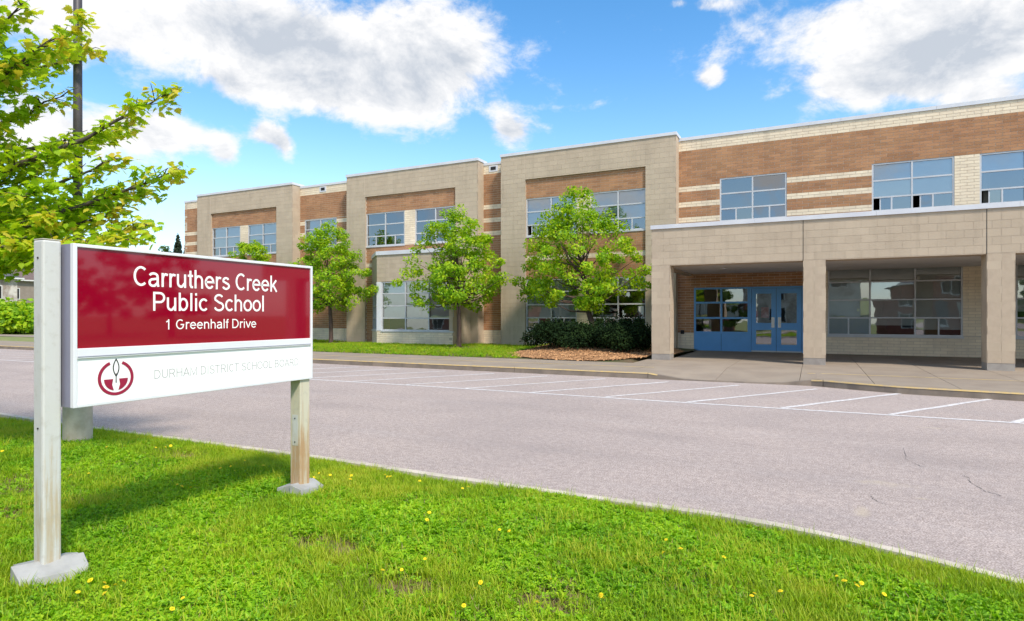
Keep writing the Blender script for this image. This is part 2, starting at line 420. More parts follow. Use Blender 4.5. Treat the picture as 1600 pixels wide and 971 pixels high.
def clip_x(y): return -4.97 if y < 20.6 else -4.35
side = tag(bpy.data.objects.new('sidewalk', None), kind='structure'); link(side, None, (-8, 17, 0))
def slab(x0, x1, y0, y1, joint=.012):
    x0 += joint/2; x1 -= joint/2; nx = max(2, int((x1-x0)/.35)); ny = 6
    xs = np.linspace(x0, x1, nx+1); m_ = MB(); vs = []
    for a in xs:
        f = y0 if y0 is not None else kerb_y(a) + .176
        for j in range(ny+1):
            b_ = f + joint*.5*(y0 is not None) + (y1 - joint/2 - f)*j/ny; vs.append((a, b_, float(walk_z(a, b_))))
    k = ny+1; nb = len(vs)
    fs = [(i*k+j, (i+1)*k+j, (i+1)*k+j+1, i*k+j+1) for i in range(nx) for j in range(ny)]
    ring = [i*k for i in range(nx+1)] + [nx*k+j for j in range(1, k)] + [i*k+k-1 for i in range(nx-1, -1, -1)] + [j for j in range(k-2, 0, -1)]
    vs += [(vs[r][0], vs[r][1], -.05) for r in ring]
    fs += [(ring[(i+1) % len(ring)], ring[i], nb+i, nb+(i+1) % len(ring)) for i in range(len(ring))]
    m_.add(vs, fs); m_.build('paving_slab', M['concrete'], side)
xs = list(np.arange(-58.3, -4.4, 3.0)) + [-4.3, -2.15, -.3, 1.15, 2.6, 4.1, 5.9, 8, 10.5, 13, 16]
xs = sorted(set(round(v, 2) for v in xs))
for a, b_ in zip(xs[:-1], xs[1:]):
    if b_ <= -4.2:
        slab(a, b_, None, 18.35)
    else:
        slab(a, b_, None, 19.8); slab(a, b_, 19.8, 26.3)
slab(-4.97, -4.3, 18.36, 20.6)
MB().box(-58.5, -4.3, 15.4, 18.33, -.06, .11).box(-4.3, 16, 18.2, 26.3, -.06, .11).build('slab_bed', M['found'], side)
for (a, b_) in ((-58, -3.55), (-.15, 16)):
    seg = np.arange(a, b_ + .01, .6)
    yl = [(v, 16.95 + .12*math.tanh((v+6)/4)) for v in seg]
    m_ = strip(yl, .085, .1495, .10)
    m_.v = [(p[0], p[1], float(walk_z(p[0], p[1])) + .004) for p in m_.v]
    m_.build('yellow_line', M['yellow_line'], side)

# planting strip in front of the school + mulch mound
gx = np.linspace(-38.5, -4.32, 110); gy = np.linspace(18.37, 26.0, 26); V_ = []
def mound(x, y):
    return .62*np.exp(-((x+7.6)/1.9)**2 - ((y-23.6)/2.1)**2)
def strip_z(x, y):
    e = np.clip((np.asarray(y)-18.37)/1.0, 0, 1)
    return .125 + .07*e + .05*(vnoise(x, y, .7, 3)-.5)*e + mound(np.asarray(x), np.asarray(y))
for a in gx:
    for b_ in gy: V_.append((a, b_, float(strip_z(a, b_)) - (.25 if a > -4.99 and b_ < 20.3 else 0)))
k = len(gy); Fc = np.array([(i*k+j, (i+1)*k+j, (i+1)*k+j+1, i*k+j+1) for i in range(len(gx)-1) for j in range(k-1)])
fast_mesh('planting_strip', V_, Fc, M['strip_soil'], smooth=True, kind='structure')
th = np.linspace(0, 2*math.pi, 49)[:-1]
def bed_r(t): return (abs(math.cos(t))**3.2 + abs(math.sin(t))**3.2)**(-1/3.2)*.96 + .07*math.sin(3*t+.6) + .05*math.sin(5*t+2)
V_ = [(-7.35, 21.6, 0)]
for rr in np.linspace(.1, 1, 10):
    for t in th:
        b_ = max(21.6 + 3.1*rr*bed_r(t)*math.sin(t), 18.42); V_.append((min(-7.2 + 3.0*rr*bed_r(t)*math.cos(t), clip_x(b_)), b_, 0))
V_ = [(a, b_, float(strip_z(a, b_)) + .035) for a, b_, c in V_]
n = 48; Fq = [(1+r*n+i, 1+(r+1)*n+i, 1+(r+1)*n+(i+1) % n, 1+r*n+(i+1) % n) for r in range(9) for i in range(n)]
Fq += [(0, 1+i, 1+(i+1) % n, 1+(i+1) % n) for i in range(n)]
m_ = MB(); m_.add(V_, [tuple(dict.fromkeys(f)) for f in Fq]); m_.build('mulch_bed', M['mulch'], smooth=True, kind='structure')
cv = []; cf = []
for i in range(5200):
    t = random.uniform(0, 2*math.pi); r = math.sqrt(random.random())*1.03
    b_ = max(21.6 + 3.1*r*bed_r(t)*math.sin(t), 18.4); a = min(-7.2 + 3.0*r*bed_r(t)*math.cos(t), clip_x(b_))
    z = float(strip_z(a, b_)) + .04; an = random.uniform(0, 3.14); L = random.uniform(.02, .06); wd = random.uniform(.008, .02)
    ux, uy = math.cos(an)*L, math.sin(an)*L; vx, vy = -math.sin(an)*wd, math.cos(an)*wd; tz = random.uniform(-.012, .03)
    k = len(cv); cv += [(a-ux-vx, b_-uy-vy, z-tz), (a+ux-vx, b_+uy-vy, z+tz), (a+ux+vx, b_+uy+vy, z+tz+.01), (a-ux+vx, b_-uy+vy, z-tz+.01)]; cf.append((k, k+1, k+2, k+3))
fast_mesh('mulch_chips', cv, np.array(cf), M['chip'], kind='stuff', label='loose brown wood chips on the bed by the canopy', category='mulch')
# paths and verge beyond the left end of the school
MB().add([(-120, 24.5, -.005), (-38, 24.5, -.005), (-38, 27.0, -.005), (-120, 27.0, -.005)], [(0, 1, 2, 3)]).build('path', M['concrete'], kind='structure')

# ------------------------------------------------------------------ the school
school = empty('school_building', (-12, 26, 0), label='two-storey brown brick school with beige block piers and a blue entrance', category='building')
C_ = .1075; Z0 = .0175
R_Y, B_Y, I_Y, K_Y, W_Y = 26.2, 25.6, 25.70, 20.0, 26.0
BRICKS = []; BLOCKS = []
WALL = MB(); WALL_B = MB()
def lay(P0, ux, n, u0, u1, z0, z1, kind):
    """courses on a vertical face: P0 (x,y) origin, ux along, n outward"""
    block = kind == 'beige'; ch = 2*C_ if block else C_; L = .4; g = .008 if block else .014
    k0 = int(math.floor((z0 - Z0)/ch + 1e-4)); k = k0
    while Z0 + k*ch < z1 - 1e-4:
        a = max(z0, Z0 + k*ch); b_ = min(z1, Z0 + (k+1)*ch); k += 1
        if b_ - a < .03: continue
        phase = (P0[0]*ux[0] + P0[1]*ux[1]) + u0
        s = math.floor((phase)/L)*L - phase + (L/2 if k % 2 else 0) + u0
        while s > u0: s -= L
        while s < u1 - 1e-4:
            p, q = max(s, u0), min(s + L, u1); s += L
            if q - p < .03: continue
            gp = g/2 if p > u0 + 1e-4 else 0.0; gq = g/2 if q < u1 - 1e-4 else 0.0
            gb = g/2 if a > z0 + 1e-4 else .003
            (BLOCKS if block else BRICKS).append((P0, ux, n, p+gp, q-gq, a+gb, b_-g/2, kind))
def face(P0, ux, n, u0, u1, z0, z1, kind, thick=.25):
    """mortar core behind the courses"""
    tgt = WALL_B if kind == 'beige' else WALL
    d0, d1 = (-.0045 if kind == 'beige' else -.008), -thick
    c = lambda u, d, z: (P0[0]+ux[0]*u+n[0]*d, P0[1]+ux[1]*u+n[1]*d, z)
    P = [c(u0, d0, z0), c(u1, d0, z0), c(u1, d1, z0), c(u0, d1, z0), c(u0, d0, z1), c(u1, d0, z1), c(u1, d1, z1), c(u0, d1, z1)]
    tgt.hexa(P); lay(P0, ux, n, u0, u1, z0, z1, kind)
FRONT = ((1, 0), (0, -1)); RIGHT = ((0, 1), (1, 0)); LEFT = ((0, -1), (-1, 0))
def front(x0, x1, z0, z1, Y, kind, thick=.25): face((0, Y), *FRONT, x0, x1, z0, z1, kind, thick)
STR = [(5.5, 5.715), (6.145, 6.36), (6.79, 7.005)]
def banded(x0, x1, z0, z1, Y):
    """brown wall with the three cream stripes"""
    z = z0
    for a, b_ in STR:
        if b_ <= z0 or a >= z1: continue
        if a > z: front(x0, x1, z, a, Y, 'brown')
        front(x0, x1, max(a, z0), min(b_, z1), Y, 'cream'); z = b_
    if z < z1: front(x0, x1, z, z1, Y, 'brown')

NWIN = [0]
def window(P0, ux, n, us, zs, frame='alu', split=(), blinds=(), blind='blind', glass_m='glass', name='window', depth=.10, slid=(), fw=.055, sill=True, parent=None, papers=()):
    """us: column edges, zs: row edges (bottom first); split: (col,row) panes cut in two; blinds: (col,row) cells"""
    parent = parent or school
    c = lambda u, d, z: (P0[0]+ux[0]*u+n[0]*d, P0[1]+ux[1]*u+n[1]*d, z)
    m_ = MB(); m_.fn = c; h = fw/2
    def bar(u0, u1, z0, z1, d0=-depth, d1=-.02): m_.box(u0, u1, d0, d1, z0, z1)
    bar(us[0], us[0]+fw, zs[0], zs[-1]); bar(us[-1]-fw, us[-1], zs[0], zs[-1])
    bar(us[0]+fw, us[-1]-fw, zs[0], zs[0]+fw, -depth, -.018); bar(us[0]+fw, us[-1]-fw, zs[-1]-fw, zs[-1], -depth, -.018)
    for u in us[1:-1]: bar(u-h, u+h, zs[0]+fw, zs[-1]-fw, -depth+.004, -.022)
    for z in zs[1:-1]: bar(us[0]+fw, us[-1]-fw, z-h, z+h, -depth+.008, -.028)
    for ci, ri in split:
        um = (us[ci]+us[ci+1])/2; bar(um-h*.9, um+h*.9, zs[ri]+h, zs[ri+1]-h, -depth+.012, -.03)
    fr = m_.build(name, M[frame], parent)
    for ci in range(len(us)-1):
        for ri in range(len(zs)-1):
            a, b_ = us[ci]+(fw if ci == 0 else h), us[ci+1]-(fw if ci == len(us)-2 else h)
            p, q = zs[ri]+(fw if ri == 0 else h), zs[ri+1]-(fw if ri == len(zs)-2 else h)
            cells = [(a, b_)]
            if (ci, ri) in split:
                um = (us[ci]+us[ci+1])/2; cells = [(a, um-h*.9), (um+h*.9, b_)]
            for k_, (ca, cb) in enumerate(cells):
                t1, t2 = random.uniform(-.010, .010), random.uniform(-.010, .010)
                if (ci, ri) in slid and k_ == 0:
                    # sliding sash left a little open: its own frame stands inside
                    ca += (cb-ca)*.36
                    s_ = MB(); s_.fn = c; s_.box(ca, ca+.04, -.075, -.05, p, q); s_.build('sash_stile', M[frame], fr)
                    ca += .04
                pm = MB(); pm.fn = c; D = -.062
                pm.add([(ca, D+t1, p), (cb, D-t1, p), (cb, D-t1+t2, q), (ca, D+t1+t2, q)], [(0, 1, 2, 3)])
                pm.build('pane', M[glass_m], fr)
            if (ci, ri) in blinds:
                bm_ = MB(); bm_.fn = c; pl_ = p-.02 + (q-p)*(random.choice((0, 0, 0, .35, .6)) if (ci, ri-1) not in blinds else 0); bm_.box(a-.01, b_+.01, -.15, -.146, pl_, q+.02); bm_.build('blind', M[blind], fr)
    for (u, z, wd, hh) in papers:
        pm = MB(); pm.fn = c; pm.box(u, u+wd, -.072, -.069, z, z+hh); pm.build('paper_sheet', M['paper'], fr)
    if sill:
        sm = MB(); sm.fn = c; sm.box(us[0]-.02, us[-1]+.02, -.08, .035, zs[0]-.06, zs[0]-.001); sm.build('sill', M[frame], fr)
    NWIN[0] += 1
    return fr
F0 = ((0, 0), (1, 0), (0, -1))
def fwin(Y, us, zs, **kw): return window((0, Y), (1, 0), (0, -1), us, zs, **kw)

# --- right wing wall (behind and above the canopy)
TOP = 8.94; RX1 = 15.0
front(-5.13, RX1, 8.51, TOP, R_Y, 'cream')
front(-5.13, RX1, 7.22, 8.51, R_Y, 'brown')
UW = [(-3.47, -.96), (1.92, 4.44), (5.16, 7.68), (10.4, 12.9)]
prev = -5.13
for i, (a, b_) in enumerate(UW):
    if i == 2: front(prev, a, 4.5, 7.22, R_Y, 'cream')
    else: banded(prev, a, 4.5, 7.22, R_Y)
    front(a, b_, 4.5, 5.42, R_Y, 'brown')
    prev = b_
banded(prev, RX1, 4.5, 7.22, R_Y)
zs_u = [5.44, 5.96, 6.58, 7.22]
for i, (a, b_) in enumerate(UW):
    mid = (a+b_)/2
    bl = [[], [(0, 1), (0, 2), (1, 1), (1, 2)], [(0, 2), (1, 2)], [(0, 2)]][i]
    fwin(R_Y, [a, mid, b_], zs_u, split=[(0, 0), (1, 0)], blinds=bl, glass_m='glass_sky', slid=[[], [(0, 0), (1, 0)], [(0, 0)], []][i])
# under the canopy
ENT0, ENT1 = -4.47, -.36
front(-5.2, ENT0, .86, 3.5, W_Y, 'brown'); front(-5.2, ENT0, .13, .86, W_Y, 'cream')
front(ENT0, ENT1, 2.74, 3.5, W_Y, 'brown')
front(ENT1, .46, .13, 3.5, W_Y, 'cream')
LWS = [(.46, [.46, 1.85, 3.25, 4.65]), (6.1, [6.1, 7.5, 8.9, 10.3])]
front(.46, RX1, .13, .85, W_Y, 'cream'); front(4.65, 6.1, .85, 3.5, W_Y, 'cream'); front(10.3, RX1, .85, 3.5, W_Y, 'cream')
zs_l = [.85, 1.51, 2.17, 2.84, 3.5]
for a, us in LWS:
    fwin(W_Y, us, zs_l, split=[(0, 0), (2, 0)], blinds=[(c, r) for c in range(3) for r in range(4) if not (r == 0 and c == 0)], blind='blind_dim')
# --- bays
def bay(x0, lower=True, blinds_u=((0, 1), (0, 2), (1, 1), (1, 2)), slid=()):
    x1 = x0 + 8.16; a, b_ = x0 + 1.27, x1 - 1.27
    front(x0, a, .1, 9.07, B_Y, 'beige', .5); front(b_, x1, .1, 9.07, B_Y, 'beige', .5); front(a, b_, 7.90, 9.07, B_Y, 'beige', .5)
    face((x1, B_Y), *RIGHT, .0, .62, .1, 9.07, 'beige', .05); face((x0, B_Y), *LEFT, -.62, -.0, .1, 9.07, 'beige', .05)
    front(a, b_, 7.02, 7.90, I_Y, 'brown')
    p0, p1 = a + 2.50, a + 3.16
    front(p0, p1, 5.24, 7.02, I_Y, 'cream')
    front(a, b_, 4.36, 5.24, I_Y, 'brown'); front(a, b_, 4.15, 4.36, I_Y, 'cream')
    zu = [5.26, 5.78, 6.39, 7.02]
    for i, (u, v) in enumerate(((a, p0), (p1, b_))):
        fwin(I_Y, [u, (u+v)/2, v], zu, split=[(0, 0), (1, 0)], blinds=[(c, r) for (c, r) in blinds_u], glass_m='glass_sky', slid=[(0, 0)] if i in slid else [])
    if lower:
        front(a, b_, 3.27, 4.15, I_Y, 'brown'); front(p0, p1, .9, 3.27, I_Y, 'cream'); front(a, b_, .1, .9, I_Y, 'cream')
        zl = [.9, 1.49, 2.09, 2.68, 3.27]
        for i, (u, v) in enumerate(((a, p0), (p1, b_))):
            bl = [(0, 3), (1, 3), (0, 2), (1, 2), (0, 1), (1, 1)] if i == 0 else [(0, 3), (1, 3)]
            pp = [(u+.55, 1.75, .20, .27), (u+.35, 1.0, .18, .2), (u+1.62, 1.6, .12, .42)] if i == 0 else [(u+.45, 1.62, .1, .35), (v-.34, 1.5, .22, .5)]
            fwin(I_Y, [u, (u+v)/2, v], zl, split=[(0, 0), (1, 0)], blinds=bl, blind='blind_dim', papers=pp)
    MB().box(x0-.03, x1+.03, B_Y-.04, B_Y+.9, 9.07, 9.20).build('coping', M['coping'], school)
    return a, b_
bay(-13.28, True, ((0, 1), (0, 2), (1, 2), (1, 1)), slid=(0, 1))
a2, b2 = bay(-22.70, False, ())
bay(-34.85, True)
# walls of bay two behind its projecting window
front(a2, b2, .1, 4.15, I_Y, 'brown')
# --- recessed walls between the bays
def recess(x0, x1, win=None):
    front(x0, x1, 8.51, TOP, R_Y, 'cream')
    if win:
        a, b_ = win
        front(x0, x1, 7.09, 8.51, R_Y, 'brown'); banded(x0, a, .86, 7.09, R_Y); banded(b_, x1, .86, 7.09, R_Y); front(a, b_, .86, 5.40, R_Y, 'brown')
        fwin(R_Y, [a, (a+b_)/2, b_], [5.42, 5.94, 6.52, 7.09], split=[(0, 0), (1, 0)], blinds=[(0, 1), (0, 2), (1, 1), (1, 2)], glass_m='glass_sky')
    else: banded(x0, x1, .86, 8.51, R_Y)
    front(x0, x1, .1, .86, R_Y, 'cream')
    MB().box(x0, x1, R_Y-.03, R_Y+.35, TOP, TOP+.12).build('coping', M['coping'], school)
recess(-26.69, -22.70, (-26.35, -23.95)); recess(-14.54, -13.28); recess(-36.9, -34.85)
face((-36.9, R_Y), *LEFT, -18.8, 0, .1, 8.51, 'brown'); face((-36.9, R_Y), *LEFT, -18.8, 0, 8.51, TOP, 'cream')
MB().box(-36.93, -36.6, R_Y+.36, 45, TOP, TOP+.12).build('coping', M['coping'], school)
x = -5.09
while x < RX1:                               # coping in lengths
    MB().box(x, min(x+3.0, RX1)-.006, R_Y-.04, R_Y+.35, TOP, TOP+.13).build('coping', M['coping'], school); x += 3.0
for (px, w_) in ((-24.95, .34), (-14.0, .34)):   # roof drain scuppers
    s_ = MB().box(px-.24, px+.24, R_Y-.02, R_Y+.05, 8.60, 8.90).build('scupper', M['coping'], school)
    MB().box(px-.14, px+.14, R_Y-.03, R_Y+.01, 8.68, 8.84).build('opening', M['dark'], s_)
# --- body, roof and rooms behind the walls
MB().box(-36.6, RX1-.05, 26.5, 44.9, 8.45, 8.65).build('roof', M['roof'], school)
MB().box(-36.85, -36.7, 26.5, 45, .1, 8.45).box(RX1-.3, RX1, 26.46, 45, .1, 8.94).box(-36.85, RX1, 44.8, 45, .1, 8.45).build('outer_wall', M['brown'], school)
m_ = MB().box(-36.6, RX1-.4, 26.6, 33, .02, .12).box(-36.6, RX1-.4, 26.5, 33, 3.85, 4.15).box(-36.6, RX1-.4, 33, 33.2, .1, 8.4)
for xw in (-27, -22.4, -14.2, -5.2, .0, 5.4): m_.box(xw-.08, xw+.08, 26.5, 33, .12, 3.84).box(xw-.08, xw+.08, 26.5, 33, 4.16, 8.4)
m_.build('room', M['room'], school)
# --- projecting window of bay two
BX0, BX1, BY = -19.35, -14.95, 24.0
CX0 = -20.95                                  # chamfer start on the wall
ch = Vector((BX0 - CX0, BY - B_Y)); cl = ch.length; cu = (ch.x/cl, ch.y/cl); cn = (cu[1], -cu[0])
if cn[1] > 0: cn = (-cn[0], -cn[1])
front(BX0, BX1, .1, .84, BY, 'cream', .2); front(BX0, BX1, 3.25, 4.56, BY, 'beige', .2)
face((CX0, B_Y), cu, cn, 0, cl, .1, .84, 'cream', .2); face((CX0, B_Y), cu, cn, 0, cl, 3.25, 4.56, 'beige', .2)
face((BX1, BY), *RIGHT, 0, B_Y-BY, .1, 4.56, 'beige', .2)
zb = [.86, 1.46, 2.06, 2.66, 3.24]
fwin(BY, [BX0+.28, -17.65, -16.30, BX1], zb, blinds=[(c, r) for c in range(3) for r in range(1, 4)], blind='blind_dim', papers=[(-16.9, 1.62, .14, .32)])
MB().box(BX0-.01, BX0+.27, BY-.012, BY+.12, .85, 3.245).build('corner_panel', M['white'], school)
window((CX0, B_Y), cu, cn, [.05, cl/3, 2*cl/3, cl-.04], zb, blinds=[(c, r) for c in range(3) for r in range(1, 4)], blind='blind_dim')
poly = [(CX0-.06, B_Y-.002), (BX0-.03, BY-.05), (BX1+.05, BY-.05), (BX1+.05, B_Y-.002)]
MB().prism(poly, 4.56, 4.75).build('bay_roof', M['coping'], school)
MB().box(BX0+.1, BX1-.2, BY+.9, BY+1.0, .86, 3.2).build('room_screen', M['room'], school)
# --- canopy with columns
KX0 = -4.79
face((0, K_Y), *FRONT, KX0, RX1, 3.22, 4.42, 'beige', .60)
face((KX0, K_Y), *LEFT, -5.6, 0, 3.22, 4.42, 'beige', .3)
x = KX0-.03
while x < RX1:
    MB().box(x, min(x+3.2, RX1)-.004, K_Y-.04, K_Y+.66, 4.42, 4.55).build('coping', M['coping'], school); x += 3.2
MB().box(KX0-.03, KX0+.4, K_Y+.665, B_Y-.002, 4.42, 4.55).build('coping', M['coping'], school)
MB().box(KX0+.35, RX1, K_Y+.66, R_Y-.02, 4.22, 4.36).build('canopy_roof', M['roof'], school)
MB().box(KX0+.3, RX1, K_Y+.59, W_Y-.012, 3.29, 3.36).build('soffit', M['soffit'], school)
for i, xc in enumerate((-4.79, -.29, 4.09, 8.5, 12.9)):
    x0, x1 = xc, xc+.60
    face((0, K_Y), *FRONT, x0, x1, .34, 3.218, 'beige', .3)
    face((x1, K_Y), *RIGHT, 0.0, .60, .34, 3.218, 'beige', .28); face((x0, K_Y), *LEFT, -.60, 0, .34, 3.218, 'beige', .28)
    face((0, K_Y+.6), (-1, 0), (0, 1), -x1, -x0, .34, 3.218, 'beige', .2)
    MB().box(x0+.006, x1-.006, K_Y+.006, K_Y+.594, .1, .338).build('column_base', M['found'], school)
    if i: MB().box(x0-.008, x0+.008, K_Y-.003, K_Y+.01, 3.225, 4.418).build('control_joint', M['dark'], school)
for xj, yj in ((-34.0+.4, B_Y), (-22.70+1.27-.02, B_Y), (-13.28+1.25, B_Y)):
    MB().box(xj-.006, xj+.006, yj-.002, yj+.01, 7.93, 9.06).build('control_joint', M['mortar'], school)
MB().box(-18.62, -18.608, BY-.002, BY+.01, 3.26, 4.55).build('control_joint', M['mortar'], school)
MB().box(-5.0, -4.86, W_Y-.05, W_Y+.01, .82, .98).build('wall_outlet', M['dark'], school)
MB().tube([(-2.9, 22.9, 3.288), (-2.9, 22.9, 3.26)], [.11, .10], 16).build('soffit_light', M['coping'], school)
# --- entrance: blue glazed screen and double doors
d0 = W_Y
screen = fwin(d0, [ENT0, -3.39, -2.31], [.86, 1.49, 2.12, 2.74], frame='blue', name='entrance_screen', fw=.075, sill=False)
MB().box(ENT0, -2.31, d0+.02, d0+.10, .14, .858).build('lower_panel', M['blue'], screen)
MB().box(-3.395, -3.385, d0+.016, d0+.03, .15, .85).build('panel_joint', M['dark'], screen)
fr = MB().box(-2.308, -2.25, d0+.01, d0+.12, .14, 2.74).box(-.42, ENT1, d0+.01, d0+.12, .14, 2.74).box(-2.25, -.42, d0+.01, d0+.12, 2.67, 2.74).build('door_frame', M['blue'], school)
for i, (a, b_) in enumerate(((-2.24, -1.34), (-1.325, -.43))):
    m_ = MB(); y0, y1 = d0+.03, d0+.085; z0, z1 = .17, 2.66; e = .17
    m_.box(a, a+e, y0, y1, z0, z1).box(b_-e, b_, y0, y1, z0, z1)
    for p, q in ((z0, .45), (1.02, 1.30), (2.46, z1)): m_.box(a+e, b_-e, y0+.002, y1-.002, p, q)
    dr = m_.build('door', M['blue'], school)
    for p, q in ((.45, 1.02), (1.30, 2.46)):
        MB().add([(a+e, d0+.055, p), (b_-e, d0+.055, p), (b_-e, d0+.055, q), (a+e, d0+.055, q)], [(0, 1, 2, 3)]).build('pane', M['glass'], dr)
    hx = b_-.11 if i == 0 else a+.11
    m_ = MB().box(hx-.055, hx+.055, y0-.006, y0, 1.12, 1.52); m_.tube([(hx, y0-.006, 1.2), (hx, y0-.05, 1.22), (hx, y0-.05, 1.44), (hx, y0-.006, 1.46)], [.012]*4, 8)
    m_.build('handle', M['steel'], dr)
    MB().box(a, b_, y0-.004, y0+.001, .15, .20).build('kick_strip', M['steel'], dr)
    if i == 0:
        MB().box(a+.36, b_-.26, d0+.060, d0+.064, 1.50, 1.92).build('notice', M['red_poster'], dr)
MB().box(ENT0, ENT1, d0-.06, d0+.3, .10, .152).build('threshold', M['found'], school)

# --- mortar cores and courses
wall_o = WALL.build('wall', M['mortar'], school); pier_o = WALL_B.build('block_wall', M['mortar_beige'], school)
def lay_out(recs, part_name, stuff_name, parent, cap=300):
    scored = []
    for i, (P0, ux, n, p, q, a, b_, kind) in enumerate(recs):
        u = (p+q)/2; X, Y = P0[0]+ux[0]*u, P0[1]+ux[1]*u; pr = project(X, Y, (a+b_)/2)
        s = -1
        if n == (0, -1) and pr and 4 < pr[0] < 1596 and pr[1] > 0 and (q-p) > .3 and (b_-a) > .08:
            hidden = Y > 25.9 and (3.3 < (a+b_)/2 < 5.5)
            # behind the canopy columns or the trees: leave to the mass
            if not hidden: s = 1/pr[2]
        scored.append(s)
    order = sorted(range(len(recs)), key=lambda i: -scored[i]); chosen = set(i for i in order[:cap] if scored[i] > 0)
    cache = {}; V_ = []; mi = []
    kinds = ['brown', 'cream', 'beige']
    cols = [M['brown'], M['cream'], M['beige']]
    for i, (P0, ux, n, p, q, a, b_, kind) in enumerate(recs):
        u = (p+q)/2; du, dz = (q-p)/2, (b_-a)/2; X, Y, Z = P0[0]+ux[0]*u, P0[1]+ux[1]*u, (a+b_)/2
        jit = random.uniform(-.0015, .0015)
        uv = np.array([ux[0], ux[1], 0]); nv = np.array([n[0], n[1], 0])
        c8 = []
        for d, e in ((jit, .0), (-.012, .0)):
            for su, sz in ((-1, -1), (1, -1), (1, 1), (-1, 1)):
                c8.append(uv*su*du + nv*d + np.array([0, 0, sz*dz]))
        if i in chosen:
            key = (round(du, 3), round(dz, 3), kind)
            if key not in cache:
                me = bpy.data.meshes.new(part_name); me.from_pydata([tuple(v) for v in c8], [], [(0, 1, 2, 3), (1, 0, 4, 5), (2, 1, 5, 6), (3, 2, 6, 7), (0, 3, 7, 4)])
                me.materials.append(M[kind]); me.update(); cache[key] = me
            o = bpy.data.objects.new(part_name, cache[key]); link(o, parent, (X, Y, Z))
        else:
            V_.append(np.array(c8) + np.array([X, Y, Z])); mi += [kinds.index(kind)]*5
    N = len(V_); V_ = np.concatenate(V_); q = np.array([(0, 1, 2, 3), (1, 0, 4, 5), (2, 1, 5, 6), (3, 2, 6, 7), (0, 3, 7, 4)])
    Fc = (q[None] + (np.arange(N)*8)[:, None, None]).reshape(-1, 4)
    fast_mesh(stuff_name, V_, Fc, cols, school, mat_idx=mi, kind='stuff')
lay_out(BRICKS, 'brick', 'bricks', wall_o)
lay_out(BLOCKS, 'block', 'blocks', pier_o)

# ------------------------------------------------------------------ vegetation
def rotm(N):
    """random rotation matrices (N,3,3)"""
    q = RNG.normal(size=(N, 4)); q /= np.linalg.norm(q, axis=1)[:, None]; w_, x, y, z = q.T
    return np.stack([1-2*(y*y+z*z), 2*(x*y-z*w_), 2*(x*z+y*w_), 2*(x*y+z*w_), 1-2*(x*x+z*z), 2*(y*z-x*w_), 2*(x*z-y*w_), 2*(y*z+x*w_), 1-2*(x*x+y*y)], 1).reshape(N, 3, 3)
LEAF = np.array([(0, 0, 0), (.42, .30, -.10), (1, 0, -.22), (.42, -.30, -.10)]) - np.array([.4, 0, 0])
def leaves(centres, out_dirs, size, flat=.7):
    """leaf quads at centres, tilted so that they mostly face up and out"""
    N = len(centres)
    nrm = out_dirs*.55 + np.array([0, 0, flat]) + RNG.normal(size=(N, 3))*.55; nrm /= np.linalg.norm(nrm, axis=1)[:, None]
    t = RNG.normal(size=(N, 3)); t[:, 2] -= .5; t -= nrm*(t*nrm).sum(1)[:, None]; t /= np.linalg.norm(t, axis=1)[:, None]
    b_ = np.cross(nrm, t); s = size*RNG.uniform(.65, 1.3, N)
    V_ = centres[:, None] + (LEAF[None, :, 0, None]*t[:, None] + LEAF[None, :, 1, None]*b_[:, None] + LEAF[None, :, 2, None]*nrm[:, None])*s[:, None, None]
    return V_.reshape(-1, 3), np.arange(N*4).reshape(N, 4)
M['leaf'] = leafy('bright_leaf', (.13, .30, .012), (.31, .53, .015), (.55, .63, .02), .45)
M['leaf2'] = leafy('far_leaf', (.04, .09, .012), (.085, .17, .02), (.15, .23, .03), .3, clump=.6)
M['yew'] = leafy('yew_needle', (.008, .018, .008), (.016, .034, .012), (.035, .065, .018), .1, .85, spec=.06)
M['pine'] = leafy('spruce_needle', (.02, .035, .02), (.035, .055, .03), (.05, .075, .035), .1)
M['bark'] = material('bark', (.115, .075, .060), (.06, .04, .035), 14, .95, .9, 25, stretch=(1, 1, .25))
M['bark_grey'] = material('maple_bark', (.12, .10, .085), (.06, .05, .045), 12, .95, .9, 25, stretch=(1, 1, .25))

